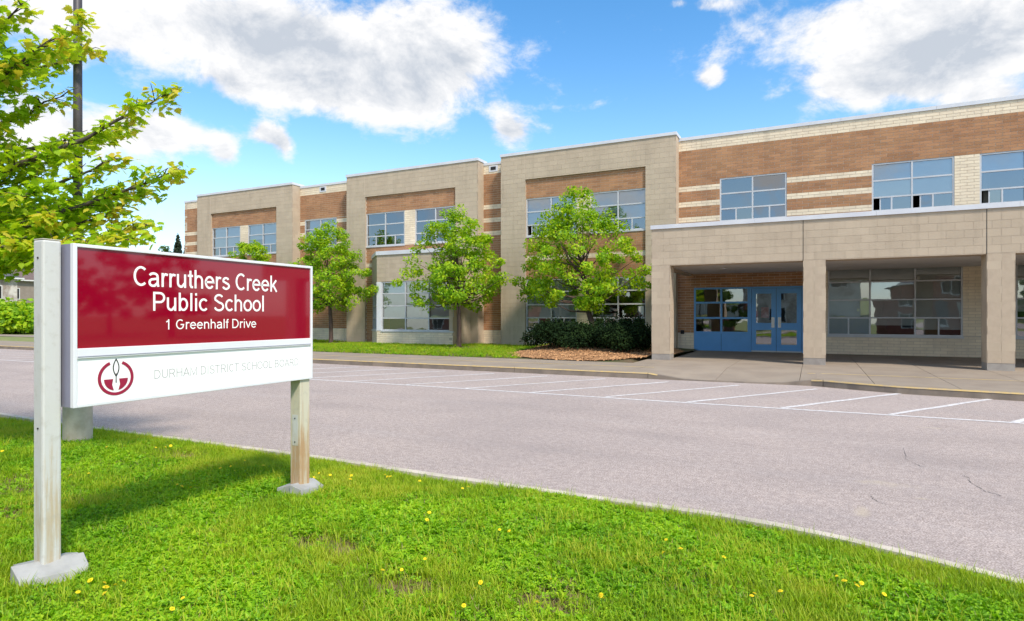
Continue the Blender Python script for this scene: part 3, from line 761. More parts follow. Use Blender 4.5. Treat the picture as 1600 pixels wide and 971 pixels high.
def leafy_tree(name, base, crown_c, rx, ry, zb, zt, trunk_r, n_clump, per, leaf, label, group, mat='leaf', category='tree', seed=0, lean=(0, 0), fork=None):
    global RNG
    RNG = np.random.default_rng(seed+50); rnd = random.Random(seed)
    t = empty(name, base, label=label, category=category, group=group)
    bx, by, bz = base; cx, cy = crown_c; h = zt - zb
    cl = []
    k = 0
    while len(cl) < n_clump and k < 20000:
        k += 1
        f = rnd.random(); th_ = rnd.uniform(0, 2*math.pi)
        prof = np.interp(f, [0, .10, .28, .5, .72, .88, 1.0], [.50, .86, 1.0, .86, .60, .36, .10])
        lob = 1 + .22*math.sin(3*th_ + seed) + .12*math.sin(5*th_ + 2*seed + 6*f)
        r = math.sqrt(rnd.uniform(.12, 1.0))*prof*lob
        if rnd.random() > .25 + .75*prof: continue
        p = (cx + rx*r*math.cos(th_), cy + ry*r*math.sin(th_), zb + h*f)
        if all((p[0]-q[0])**2 + (p[1]-q[1])**2 + (p[2]-q[2])**2 > (.27*rx/2.3)**2 for q in cl): cl.append(p)
    cl = np.array(cl); ctr = np.array([cx, cy, zb + h*.35])
    C = []; O = []
    for p in cl:
        n = int(per*rnd.uniform(.6, 1.35)); rad = rx*rnd.uniform(.10, .19)
        d = RNG.normal(size=(n, 3)); d /= np.linalg.norm(d, axis=1)[:, None]; d *= (RNG.uniform(.15, 1, n)**.5)[:, None]*rad*np.array([1, 1, .72])
        C.append(p + d); o = (p - ctr); o = o/np.linalg.norm(o)*.7 + d/rad*.5; O.append(o)
    C = np.concatenate(C); O = np.concatenate(O); V_, Fc = leaves(C, O, leaf)
    m_ = MB(); top = Vector((cx, cy, zb + h*.62)); b0 = Vector((bx, by, bz - .05))
    fz = fork if fork else zb + h*.06; fk = Vector((bx + (cx-bx)*.35, by + (cy-by)*.35, fz))
    path = [b0, b0.lerp(fk, .08), b0.lerp(fk, .5) + Vector((.03, 0, 0)), fk]
    m_.tube(path, [trunk_r*1.45, trunk_r*1.05, trunk_r*.95, trunk_r*.88], 10)
    m_.tube([fk, fk.lerp(top, .4) + Vector((.08, .05, 0)), fk.lerp(top, .75), top], [trunk_r*.8, trunk_r*.55, trunk_r*.3, trunk_r*.1], 8)
    tr = m_.build('trunk', M['bark'], t, smooth=True)
    lm = MB(); sel = list(range(len(cl))); rnd.shuffle(sel)
    for i in sel[:int(min(34, len(sel)*.45))]:
        p = Vector(cl[i]); f0 = min(.85, max(.0, (p.z - fz - .5)/(top.z - fz)))*rnd.uniform(.45, .8)
        s = fk.lerp(top, f0); mid = s.lerp(p, .5) + Vector((0, 0, -.10*(p - s).length))
        r0 = trunk_r*(.42 - .25*f0); lm.tube([s, mid, p], [r0, r0*.55, r0*.16], 5)
    lm.build('limbs', M['bark'], t, smooth=True)
    fast_mesh('crown', V_, Fc, M[mat], t, origin=base)
    return t
TG = 'trees in front of the school'
def sz(x, y): return float(strip_z(x, y))
leafy_tree('leafy_tree', (-13.77, 22.6, sz(-13.77, 22.6)), (-13.85, 22.6), 2.35, 2.2, 1.9, 6.2, .105, 145, 122, .125,
           'round green tree standing in front of the projecting bay window', TG, seed=3)
leafy_tree('leafy_tree', (-7.93, 23.5, sz(-7.93, 23.5)), (-8.6, 23.3), 2.6, 2.3, 1.9, 6.7, .125, 158, 122, .125,
           'largest green tree rising from the mulch bed beside the entrance canopy', TG, seed=12, fork=1.75)
leafy_tree('leafy_tree', (-21.75, 23.4, sz(-21.75, 23.4)), (-22.0, 23.4), 2.4, 2.2, 1.9, 6.3, .10, 143, 122, .125,
           'green tree just right of the red sign, left of the bay window', TG, seed=21)
leafy_tree('leafy_tree', (-27.5, 23.4, sz(-27.5, 23.4)), (-27.5, 23.4), 2.1, 2.0, 1.9, 5.65, .09, 140, 140, .125,
           'green treetop showing just above the top edge of the red sign', TG, seed=33)
# background trees and bush on the far left
bp = pt(258, 493, 82); leafy_tree('background_tree', (bp[0], bp[1], 0), bp[:2], 3.0, 3.0, 3, 10.9, .2, 90, 70, .32, 'dark green tree behind the left end of the school', None, 'leaf2', seed=5)
def yew(name, cx, cy, rx, ry, hgt, label, group, seed, mat='yew', n=15000, leaf=.085, category='shrub', z=None):
    global RNG
    RNG = np.random.default_rng(seed); z = sz(cx, cy) if z is None else z
    t = empty(name, (cx, cy, z), label=label, category=category, group=group)
    NL = 60; la = RNG.uniform(0, 2*math.pi, NL); lr = np.sqrt(RNG.uniform(0, 1, NL)); lx = cx + rx*.85*lr*np.cos(la); ly = cy + ry*.85*lr*np.sin(la)
    lz = z + hgt*(.18 + .62*RNG.uniform(0, 1, NL)*np.sqrt(np.clip(1.05 - lr**2, 0, 1)))
    li = RNG.integers(0, NL, n); d = RNG.normal(size=(n, 3)); d /= np.linalg.norm(d, axis=1)[:, None]
    rad = RNG.uniform(.5, 1.08, n)[:, None]*np.array([rx*.30, ry*.30, hgt*.26])
    C = np.stack([lx, ly, lz], 1)[li] + d*rad; C = C[C[:, 2] > z + .01]
    O = C - np.array([cx, cy, z + hgt*.2]); O /= np.linalg.norm(O, axis=1)[:, None]
    V_, Fc = leaves(C, O, leaf, .5); fast_mesh('foliage', V_, Fc, M[mat], t, origin=(cx, cy, z))
    m_ = MB(); rr = random.Random(seed)
    for i in range(7):
        j = rr.randrange(NL); m_.tube([(cx + rr.uniform(-.1, .1), cy + rr.uniform(-.1, .1), z-.05), ((cx+lx[j])/2, (cy+ly[j])/2, (z+lz[j])/2), (lx[j], ly[j], lz[j])], [.03, .022, .008], 5)
    m_.build('stem', M['bark'], t, smooth=True); return t
yew('yew_shrub', -8.45, 21.6, 1.6, 1.2, 1.12, 'low dark green yew spreading over the left side of the mulch bed', 'yew shrubs on the mulch bed', 4)
yew('yew_shrub', -6.3, 21.7, 1.35, 1.15, 1.35, 'dark green yew beside the first canopy column', 'yew shrubs on the mulch bed', 9, n=15000)
bp = ground_pt(22, 521.5, 0); yew('leafy_shrub', bp[0], bp[1], 3.0, 2.6, 3.2, 'bright green bush below the houses beyond the parking lot', None, 6, 'leaf', n=5000, leaf=.42, category='shrub', z=-.02)

def spruce(base, hgt, rad, label, seed):
    global RNG
    RNG = np.random.default_rng(seed); bx, by, bz = base
    t = empty('spruce_tree', base, label=label, category='tree')
    MB().tube([(bx, by, bz), (bx, by, bz+hgt)], [rad*.09, .02], 8).build('trunk', M['bark'], t, smooth=True)
    C = []; O = []
    for z in np.arange(.12, 1.0, .03):
        R = rad*(1-z)*1.0 + .12
        for a in RNG.uniform(0, 2*math.pi, 9):
            n = int(10 + 26*R); u = RNG.uniform(.1, 1, n); th_ = a + RNG.normal(size=n)*.16
            C.append(np.stack([bx + R*u*np.cos(th_), by + R*u*np.sin(th_), bz + hgt*z - .35*R*u + RNG.normal(size=n)*.10], 1)); O.append(np.tile([math.cos(a), math.sin(a), .3], (n, 1)))
    V_, Fc = leaves(np.concatenate(C), np.concatenate(O), .32, .4); fast_mesh('crown', V_, Fc, M['pine'], t, origin=base)
bp = pt(278, 493, 74); spruce((bp[0], bp[1], 0), 11.3, 2.4, 'dark spruce behind the left end of the school', 2)
bp = pt(291, 493, 78); spruce((bp[0], bp[1], 0), 10.6, 2.2, 'brownish spruce partly hidden by the corner of the school', 8)

# ------------------------------------------------------------------ maple at the left
M['maple'] = leafy('maple_leaf', (.26, .46, .015), (.42, .62, .02), (.60, .70, .04), .55, clump=1.2)
M['maple_tip'] = leafy('maple_tip_leaf', (.50, .64, .035), (.64, .64, .05), (.68, .52, .08), .5)
maple_base = (-8.75, 2.95, float(lawn_z(-8.75, 2.95)))
maple = empty('maple_tree', maple_base, label='maple with bright yellow-green leaves reaching in over the sign', category='tree')
half = [(0, 0), (.10, .05), (.30, .16), (.22, .26), (.50, .36), (.47, .24), (.66, .22), (.70, .12), (1.0, 0)]
outline = [(0, 0), (.08, .10), (-.02, .26), (.16, .24), (.24, .46), (.36, .30), (.52, .36), (.56, .20), (.74, .20), (.72, .10), (1.0, 0)]
ML = [(x, y, -.25*x*x - .25*abs(y)) for x, y in outline] + [(x, -y, -.25*x*x - .25*abs(y)) for x, y in outline[-2:0:-1]]
ML = np.array(ML); NM = len(ML)
leaf_rec = []; br = MB(); br_mid = MB()
rnd = random.Random(5)
T0 = Vector(maple_base)
trunk_top = Vector((maple_base[0] - .1, maple_base[1] + .1, 8.2))
def limb(tip, rise, density, tiplen=.3):
    tip = Vector(tip); hd = Vector((tip.x - T0.x, tip.y - T0.y, 0)).length
    s = Vector((T0.x, T0.y, max(1.9, tip.z - rise*hd)))
    n = 9; path = []
    for i in range(n+1):
        f = i/n; p = s.lerp(tip, f); p.z = s.z + (tip.z - s.z)*(f**1.15) - .12*hd*.25*math.sin(math.pi*f)
        p += Vector((rnd.uniform(-.03, .03), rnd.uniform(-.03, .03), rnd.uniform(-.02, .02))) if 0 < i < n else Vector((0, 0, 0)); path.append(p)
    br.tube(path, [.045*(1-i/n)**.9 + .004 for i in range(n+1)], 6)
    for i in range(int(density*hd)):
        f = .22 + .78*(i + rnd.random())/(density*hd); k = min(n-1, int(f*n)); p = path[k].lerp(path[k+1], f*n-k)
        d = (path[k+1]-path[k]).normalized(); sd = Vector((-d.y, d.x, 0)).normalized()*rnd.choice((-1, 1))
        L = rnd.uniform(.18, .48)*(1.05 - .55*f)
        e = p + (d*rnd.uniform(.3, .9) + sd*rnd.uniform(.3, 1) + Vector((0, 0, rnd.uniform(-.25, .5)))).normalized()*L
        br.tube([p, p.lerp(e, .5) + Vector((0, 0, .02)), e], [.007, .005, .0025], 4)
        for j in range(rnd.randint(9, 14)):
            g = rnd.uniform(.25, 1.05); q = p.lerp(e, g) + Vector((rnd.gauss(0, .045), rnd.gauss(0, .045), rnd.gauss(-.02, .04)))
            leaf_rec.append((q, rnd.uniform(.065, .11), f > .72 and rnd.random() < (.6 if f > .88 else .18)))
VIS = [(296, 262, 6.3, .25), (290, 138, 6.6, .42), (246, 352, 6.1, .12), (232, 300, 6.9, .2), (225, 372, 5.7, .05), (150, 30, 6.4, .5), (160, 75, 7.2, .45), (95, 60, 6.1, .5), (50, 5, 5.9, .5),
       (135, 215, 7.3, .35), (45, 378, 5.7, .1), (100, 340, 6.1, .12), (195, 245, 6.2, .28), (25, 205, 6.4, .3), (35, 105, 6.1, .4), (150, 345, 6.8, .12), (10, 300, 5.9, .15),
       (115, 150, 6.7, .42), (75, 275, 6.9, .22), (205, 335, 6.5, .14), (60, 330, 7.2, .14), (175, 310, 7.3, .18), (85, 365, 6.5, .06), (10, 30, 6.8, .45), (215, 200, 7.0, .34), (120, 385, 5.9, .04)]
for (px, py, t, rise) in VIS: limb(pt(px - 14, py, t), rise, 17)
for i in range(12):                          # the rest of the crown, out of the picture
    a = math.radians(rnd.uniform(110, 290)); z = rnd.uniform(2.4, 7.6); r = 2.7*(1 - ((z-3.6)/5.2)**2)
    tip = (T0.x + r*math.cos(a), T0.y + r*math.sin(a), z)
    pr = project(*tip)
    if pr and pr[0] > -60: continue
    limb(tip, .3, 5)
m_ = MB(); m_.tube([T0 + Vector((0, 0, -.06)), T0 + Vector((0, 0, .25)), T0 + Vector((.02, .02, 2.0)), T0.lerp(trunk_top, .6), trunk_top], [.15, .115, .10, .06, .01], 12)
m_.build('trunk', M['bark_grey'], maple, smooth=True); br.build('branches', M['bark_grey'], maple, smooth=True)
def maple_leaf_xyz(size):
    nrm = np.array([rnd.gauss(0, .5), rnd.gauss(0, .5) - .15, 1.0 + rnd.gauss(0, .3)]); nrm /= np.linalg.norm(nrm)
    t_ = np.array([rnd.gauss(0, 1), rnd.gauss(0, 1), -.8]); t_ -= nrm*t_.dot(nrm); t_ /= np.linalg.norm(t_); b_ = np.cross(nrm, t_)
    return (ML[:, 0, None]*t_ + ML[:, 1, None]*b_*1.05 + ML[:, 2, None]*nrm)*size
vis = []
for i, (q, s, tipc) in enumerate(leaf_rec):
    pr = project(*q); vis.append(s/pr[2] if pr and 6 < pr[0] < 300 and 6 < pr[1] < 392 else -1)
order = sorted(range(len(leaf_rec)), key=lambda i: -vis[i]); chosen = set(order[:300])
V_ = []; F_ = []; mi = []
protos = []
for k in range(24):
    me = bpy.data.meshes.new('leaf'); me.from_pydata(maple_leaf_xyz(1.0).tolist(), [], [tuple(range(NM))]); me.materials.append(M['maple_tip' if k % 3 == 0 else 'maple']); me.update(); protos.append(me)
for i, (q, s, tipc) in enumerate(leaf_rec):
    if i in chosen:
        ks = [k for k in range(24) if (k % 3 == 0) == bool(tipc)]
        o = bpy.data.objects.new('leaf', protos[rnd.choice(ks)]); link(o, maple, q); o.scale = (s, s, s)
    else:
        F_.append(np.arange(NM) + len(V_)*NM); V_.append(maple_leaf_xyz(s) + np.array(q)); mi.append(1 if tipc else 0)
fast_mesh('foliage', np.concatenate(V_), np.array(F_), [M['maple'], M['maple_tip']], maple, origin=maple_base, mat_idx=mi, kind='stuff')

# ------------------------------------------------------------------ the sign
def rusty(name, base, amount, rust=(0.42, .20, .06)):
    def ex(b, pos, col):
        n1 = b.noise(b.vmap(pos, (26, 26, 1.7)), 1.0, 6, .7); n2 = b.noise(b.vmap(pos, (3, 3, 3)), 1.0, 4)
        sp = b.n('ShaderNodeSeparateXYZ'); b.put(sp.inputs[0], pos)
        low = b.smooth(sp.outputs[2], 1.2, .2, .0, .22)
        f = b.m('ADD', b.m('ADD', n1, b.m('MULTIPLY', n2, .35)), low)
        col = b.mix(b.smooth(f, .82 - amount*.28, 1.05 - amount*.18, 0, .75), col, rust)
        return b.mix(b.smooth(b.noise(pos, 22, 5), .52, .74, 0, .35), col, (.42, .40, .34))
    return material(name, base, None, 1, .55, .1, 60, extra=ex, spec=.4)
M['post'] = rusty('galvanised_post', (.60, .60, .58), .25, (.48, .36, .20))
M['post_rust'] = rusty('rusty_post', (.60, .56, .44), .5)
M['collar'] = material('zinc_cover', (.40, .40, .39), (.31, .31, .30), 6, .5, .15, 30)
M['sign_frame'] = material('sign_frame_white', (.78, .79, .82), (.73, .74, .78), 2, .35, spec=.5)
M['sign_side'] = material('sign_side_grey', (.27, .27, .36), (.25, .25, .33), 2, .5)
M['sign_white'] = material('sign_white_panel', (.95, .95, .95), None, 1, .3, spec=.5)
M['letter'] = material('sign_white_letter', (.96, .96, .96), None, 1, .4)
M['faded'] = material('faded_grey_letter', (.40, .40, .41), (.46, .46, .46), 7, .5)
M['emblem'] = material('emblem_maroon', (.33, .012, .05), None, 1, .4)
mt = material('sign_maroon_panel', (.275, .0, .018), None, 1, .05, spec=.5)
pb = mt.node_tree.nodes['Principled BSDF']; pb.inputs['Coat Weight'].default_value = .3; pb.inputs['Coat IOR'].default_value = 1.5; pb.inputs['Coat Roughness'].default_value = .02
M['maroon'] = mt
SX = -3.86
lz = lambda x, y: float(lawn_z(x, y))
sign = empty('school_sign', (-3.95, 3.0, lz(-3.95, 3.0)), label='maroon and white school name sign on two metal posts on the lawn', category='sign')
p1 = MB().box(-4.045, -3.945, 1.925, 2.025, lz(-4, 2)-.05, 2.035).build('post', M['post'], sign, bevel=.012)
MB().box(-4.043, -3.947, 1.927, 2.023, 2.0355, 2.041).build('post_cap', M['post_rust'], p1)
p2 = MB().box(-3.985, -3.875, 3.80, 3.91, lz(-4, 4)-.05, 1.07).build('post', M['post_rust'], sign, bevel=.005, label='rust-stained right post')
MB().box(-3.962, -3.898, 3.798, 3.7995, .50, .76).build('access_plate', M['post'], p2)
for zz in (.53, .73): MB().tube([(-3.93, 3.799, zz), (-3.93, 3.793, zz)], [.006, .005], 8).build('bolt', M['dark'], p2)
for (bx, by, bz) in ((-3.99, 1.924, .95), (-3.99, 1.924, 1.93)): MB().tube([(bx, by+.002, bz), (bx, by-.004, bz)], [.006, .005], 8).build('bolt', M['dark'], p1)
box = MB().box(-4.05, SX-.012, 2.042, 3.925, 1.060, 2.018).build('cabinet', M['sign_side'], sign)
fr_ = MB(); e = .018
for (y0, y1, z0, z1) in ((2.040, 2.040+.022, 1.058, 2.020), (3.927-.022, 3.927, 1.058, 2.020), (2.062, 3.905, 2.000, 2.020), (2.062, 3.905, 1.058, 1.078), (2.062, 3.905, 1.345, 1.405)):
    fr_.box(SX-.03, SX+.004, y0, y1, z0, z1)
frame_o = fr_.build('frame', M['sign_frame'], sign, bevel=.003)
MB().box(SX+.002, SX+.0062, 2.063, 3.904, 1.354, 1.358).build('frame_groove', M['sign_side'], frame_o)
red = MB().box(SX-.02, SX-.008, 2.061, 3.906, 1.404, 2.001).build('maroon_panel', M['maroon'], sign)
wht = MB().box(SX-.02, SX-.008, 2.061, 3.906, 1.077, 1.346).build('white_panel', M['sign_white'], sign)
def arc(cx, cy, rx, ry, a0, a1, n=10):
    return [(cx + rx*math.cos(math.radians(a0 + (a1-a0)*i/n)), cy + ry*math.sin(math.radians(a0 + (a1-a0)*i/n))) for i in range(n+1)]
XH = .72
GLYPH = {                                    # advance width, centre-line strokes; capital height 1
 ' ': (.36, []),
 'C': (.84, [arc(.45, .5, .355, .44, 48, 312, 22)]), 'G': (.98, [arc(.48, .5, .37, .44, 50, 318, 22) + [(.82, .44)], [(.52, .47), (.88, .47)]]),
 'P': (.84, [[(.14, 0), (.14, 1)], [(.14, .94), (.48, .94)] + arc(.48, .70, .26, .24, 90, -90, 10) + [(.14, .46)]]),
 'S': (.84, [arc(.42, .73, .28, .215, 30, 200, 12) + arc(.42, .275, .31, .225, 120, -165, 16)[2:]]),
 'D': (.94, [[(.14, 0), (.14, 1)], [(.14, .94), (.40, .94)] + arc(.40, .5, .40, .44, 90, -90, 16) + [(.14, .06)]]),
 'B': (.88, [[(.14, 0), (.14, 1)], [(.14, .94), (.44, .94)] + arc(.44, .735, .24, .205, 90, -90, 10) + [(.14, .53)], [(.40, .53), (.48, .53)] + arc(.48, .295, .26, .235, 90, -90, 10) + [(.14, .06)]]),
 'R': (.94, [[(.14, 0), (.14, 1)], [(.14, .94), (.52, .94)] + arc(.52, .715, .25, .225, 90, -90, 10) + [(.14, .49)], [(.46, .49), (.60, .38), (.84, 0)]]),
 'U': (.94, [[(.14, 1), (.14, .38)] + arc(.47, .38, .33, .32, 180, 360, 14) + [(.80, 1)]]),
 'H': (.94, [[(.14, 0), (.14, 1)], [(.80, 0), (.80, 1)], [(.14, .53), (.80, .53)]]),
 'A': (.92, [[(.07, 0), (.46, .98)], [(.85, 0), (.46, .98)], [(.20, .33), (.72, .33)]]),
 'M': (1.10, [[(.14, 0), (.14, .97), (.55, .08), (.96, .97), (.96, 0)]]),
 'I': (.36, [[(.18, 0), (.18, 1)]]), 'T': (.82, [[(.41, 0), (.41, 1)], [(.04, .94), (.78, .94)]]),
 'O': (1.0, [arc(.5, .5, .40, .44, 0, 360, 30)]), 'L': (.74, [[(.14, 1), (.14, .06), (.70, .06)]]),
 '1': (.72, [[(.40, 0), (.40, 1)], [(.42, .98), (.33, .84), (.16, .74)]]),
 'a': (.74, [arc(.34, .51, .24, .16, 160, 20, 9) + [(.58, .46), (.58, .14), (.63, 0)], [(.58, .42), (.30, .37)] + arc(.28, .205, .18, .165, 90, 270, 9) + [(.40, .045), (.58, .20)]]),
 'r': (.48, [[(.14, 0), (.14, XH)], [(.14, .44), (.20, .60), (.32, .665), (.46, .63)]]),
 'u': (.74, [[(.13, XH), (.13, .28)] + arc(.33, .26, .20, .205, 180, 290, 9) + [(.58, .26)], [(.59, 0), (.59, XH)]]),
 't': (.40, [[(.20, .94), (.20, .16), (.26, .06), (.37, .055)], [(.03, .665), (.37, .665)]]),
 'h': (.74, [[(.14, 0), (.14, 1)], [(.14, .44)] + arc(.365, .44, .225, .225, 160, 0, 9) + [(.59, 0)]]),
 'n': (.74, [[(.14, 0), (.14, XH)], [(.14, .44)] + arc(.365, .44, .225, .225, 160, 0, 9) + [(.59, 0)]]),
 'e': (.74, [[(.10, .38), (.64, .38)] + arc(.37, .36, .27, .305, 4, 322, 22)]),
 's': (.68, [arc(.34, .515, .20, .15, 25, 200, 10) + arc(.34, .205, .225, .16, 118, -165, 14)[2:]]),
 'k': (.66, [[(.14, 0), (.14, 1)], [(.16, .27), (.58, .72)], [(.30, .42), (.62, 0)]]),
 'b': (.74, [[(.14, 0), (.14, 1)], arc(.38, .36, .24, .305, 180, -180, 22)]),
 'l': (.32, [[(.16, 0), (.16, 1)]]), 'i': (.32, [[(.16, 0), (.16, XH)], [(.16, .87), (.16, 1)]]),
 'c': (.68, [arc(.37, .36, .27, .305, 42, 318, 18)]), 'o': (.74, [arc(.37, .36, .28, .305, 0, 360, 26)]),
 'f': (.38, [[(.19, 0), (.19, .80), (.23, .92), (.37, .945)], [(.02, .665), (.36, .665)]]),
 'v': (.68, [[(.06, XH), (.34, .03)], [(.62, XH), (.34, .03)]]),
}
def lettering(txt, y0, y1, z0, cap, mat, parent, wt=.116, part='lettering'):
    m_ = MB(); x = 0.0; sx = (y1-y0)/sum(GLYPH[c][0] for c in txt); k = 0
    for ch in txt:
        adv, strokes = GLYPH[ch]
        for st in strokes:
            st = [p for i, p in enumerate(st) if i == 0 or abs(p[0]-st[i-1][0]) + abs(p[1]-st[i-1][1]) > 1e-4]
            closed = len(st) > 4 and abs(st[0][0]-st[-1][0]) + abs(st[0][1]-st[-1][1]) < 1e-6
            P_ = [Vector(((x + a)*sx, b_*cap)) for a, b_ in (st[:-1] if closed else st)]; n = len(P_); hw = wt*cap/2; d = .0005 + .00006*(k % 5); k += 1
            vs = []
            for i in range(n):
                pa = P_[(i-1) % n] if (closed or i) else None; pb_ = P_[(i+1) % n] if (closed or i < n-1) else None
                d1 = (P_[i]-pa).normalized() if pa is not None else (pb_-P_[i]).normalized(); d2 = (pb_-P_[i]).normalized() if pb_ is not None else d1
                t_ = (d1+d2).normalized(); nn = Vector((-t_.y, t_.x)); mi_ = hw/max(.45, nn.dot(Vector((-d1.y, d1.x))))
                for sgn in (1, -1):
                    q = P_[i] + nn*mi_*sgn; vs += [(SX-.008, y0+q.x, z0+q.y), (SX-.008+d, y0+q.x, z0+q.y)]
            seg = n if closed else n-1; fs = []
            for i in range(seg):
                a, b_ = 4*i, 4*((i+1) % n)
                fs += [(a+1, a+3, b_+3, b_+1), (a, a+1, b_+1, b_), (a+3, a+2, b_+2, b_+3)]
            if not closed: fs += [(0, 2, 3, 1), (4*n-4, 4*n-3, 4*n-1, 4*n-2)]
            m_.add(vs, fs)
        x += adv
    return m_.build(part, mat, parent)
lettering('Carruthers Creek', 2.393, 3.549, 1.788, .128, M['letter'], red)
lettering('Public School', 2.516, 3.428, 1.630, .124, M['letter'], red)
lettering('1 Greenhalf Drive', 2.603, 3.348, 1.505, .068, M['letter'], red)
lettering('DURHAM DISTRICT SCHOOL BOARD', 2.528, 3.780, 1.182, .060, M['faded'], wht, .085)
# emblem: open ring, flame, two book wings
def flat(name, polys, mat, dx=-.0068):
    m_ = MB()
    for poly in polys:
        n = len(poly); m_.add([(SX+dx, y, z) for y, z in poly] + [(SX+dx+.0012, y, z) for y, z in poly], [tuple(range(n))[::-1], tuple(range(n, 2*n))] + [(i, (i+1) % n, n+(i+1) % n, n+i) for i in range(n)])
    return m_.build(name, mat, wht)
EY, EZ, ER = 2.288, 1.214, .108
ring = []
for i in range(40):
    a0 = math.radians(112 + 316*i/40); a1 = math.radians(112 + 316*(i+1)/40); ri = ER*.83
    ring.append([(EY+ER*math.cos(a0), EZ+ER*math.sin(a0)), (EY+ER*math.cos(a1), EZ+ER*math.sin(a1)), (EY+ri*math.cos(a1), EZ+ri*math.sin(a1)), (EY+ri*math.cos(a0), EZ+ri*math.sin(a0))])
flat('emblem_ring', ring, M['emblem'])
bowl = []
for s in (-1, 1):
    P_ = [(EY + s*.018, EZ - .006), (EY + s*.072, EZ - .006)] + [(EY + s*.072*math.cos(a), EZ - .006 - .072*math.sin(a)) for a in np.linspace(.25, 1.25, 6)] + [(EY + s*.014, EZ - .076), (EY + s*.024, EZ - .040)]
    bowl.append(P_ if s == 1 else P_[::-1])
flat('emblem_bowl', bowl, M['emblem'])
fo = [(EY + .020*math.sin(math.pi*t)**.9, EZ + .005 + .115*t) for t in np.linspace(0, 1, 12)]
fi = [(EY + .014*math.sin(math.pi*t)**.9, EZ + .015 + .095*t) for t in np.linspace(0, 1, 12)]
fl = []
for s in (-1, 1):
    for i in range(11):
        q = [(EY+s*(fo[i][0]-EY), fo[i][1]), (EY+s*(fo[i+1][0]-EY), fo[i+1][1]), (EY+s*(fi[i+1][0]-EY), fi[i+1][1]), (EY+s*(fi[i][0]-EY), fi[i][1])]
        fl.append(q if s == 1 else q[::-1])
fl.append([(EY-.003, EZ-.03), (EY+.003, EZ-.03), (EY+.0015, EZ+.03), (EY-.0015, EZ+.03)])
flat('emblem_flame', fl, M['dark'])
# folded sheet covers round the feet of the posts
def collar(cx, cy, z, s, tilt, rot):
    r = Matrix.Rotation(rot, 3, 'Z')
    def T(x, y, zz): v = r @ Vector((x*s, y*s, 0)); return (cx+v.x, cy+v.y, z+zz)
    A = MB(); A.fn = T
    A.hexa([(-.20, -.17, -.05), (.02, -.19, -.05), (.02, .19, -.05), (-.20, .17, -.05), (-.18, -.15, .085), (.02, -.17, .125), (.02, .17, .12), (-.18, .15, .08)])
    a_ = A.build('post_cover', M['collar'], sign, bevel=.003)
    B = MB(); B.fn = T
    B.hexa([(.03, -.21, -.05), (.21, -.20, -.05), (.20, .22, -.05), (.03, .20, -.05), (.024, -.20, .135), (.155, -.18, .075+tilt), (.16, .20, .06), (.024, .20, .115)])
    B.build('post_cover', M['collar'], sign, bevel=.003)
collar(-3.995, 1.975, lz(-4, 2)-.02, .86, .0, math.radians(-14)); collar(-3.93, 3.855, lz(-4, 4)-.015, .78, .02, math.radians(8))

# ------------------------------------------------------------------ light pole with concrete base
M['pole_base'] = material('pole_base_concrete', (.56, .50, .41), (.42, .36, .28), 5, .95, .4, 40)
M['pole'] = material('dark_pole_paint', (.085, .075, .08), (.06, .055, .06), 3, .5)
bx, by = -7.85, 4.2
pole = empty('light_pole', (bx, by, lz(bx, by)), label='dark light pole on a round concrete base behind the sign', category='light pole')
MB().tube([(bx, by, -.1), (bx, by, .72), (bx, by, .74)], [.15, .148, .13], 28).build('concrete_base', M['pole_base'], pole, smooth=False)
MB().tube([(bx, by, .74), (bx, by, .78)], [.11, .11], 16).build('base_plate', M['pole'], pole)
MB().tube([(bx, by, .78), (bx, by, 7.6)], [.052, .042], 14).build('pole', M['pole'], pole, smooth=True)
MB().tube([(bx, by, 7.55), (bx+.35, by+.8, 7.75)], [.03, .03], 8).box(bx+.22, bx+.52, by+.7, by+1.3, 7.72, 7.86).build('lamp_head', M['pole'], pole)

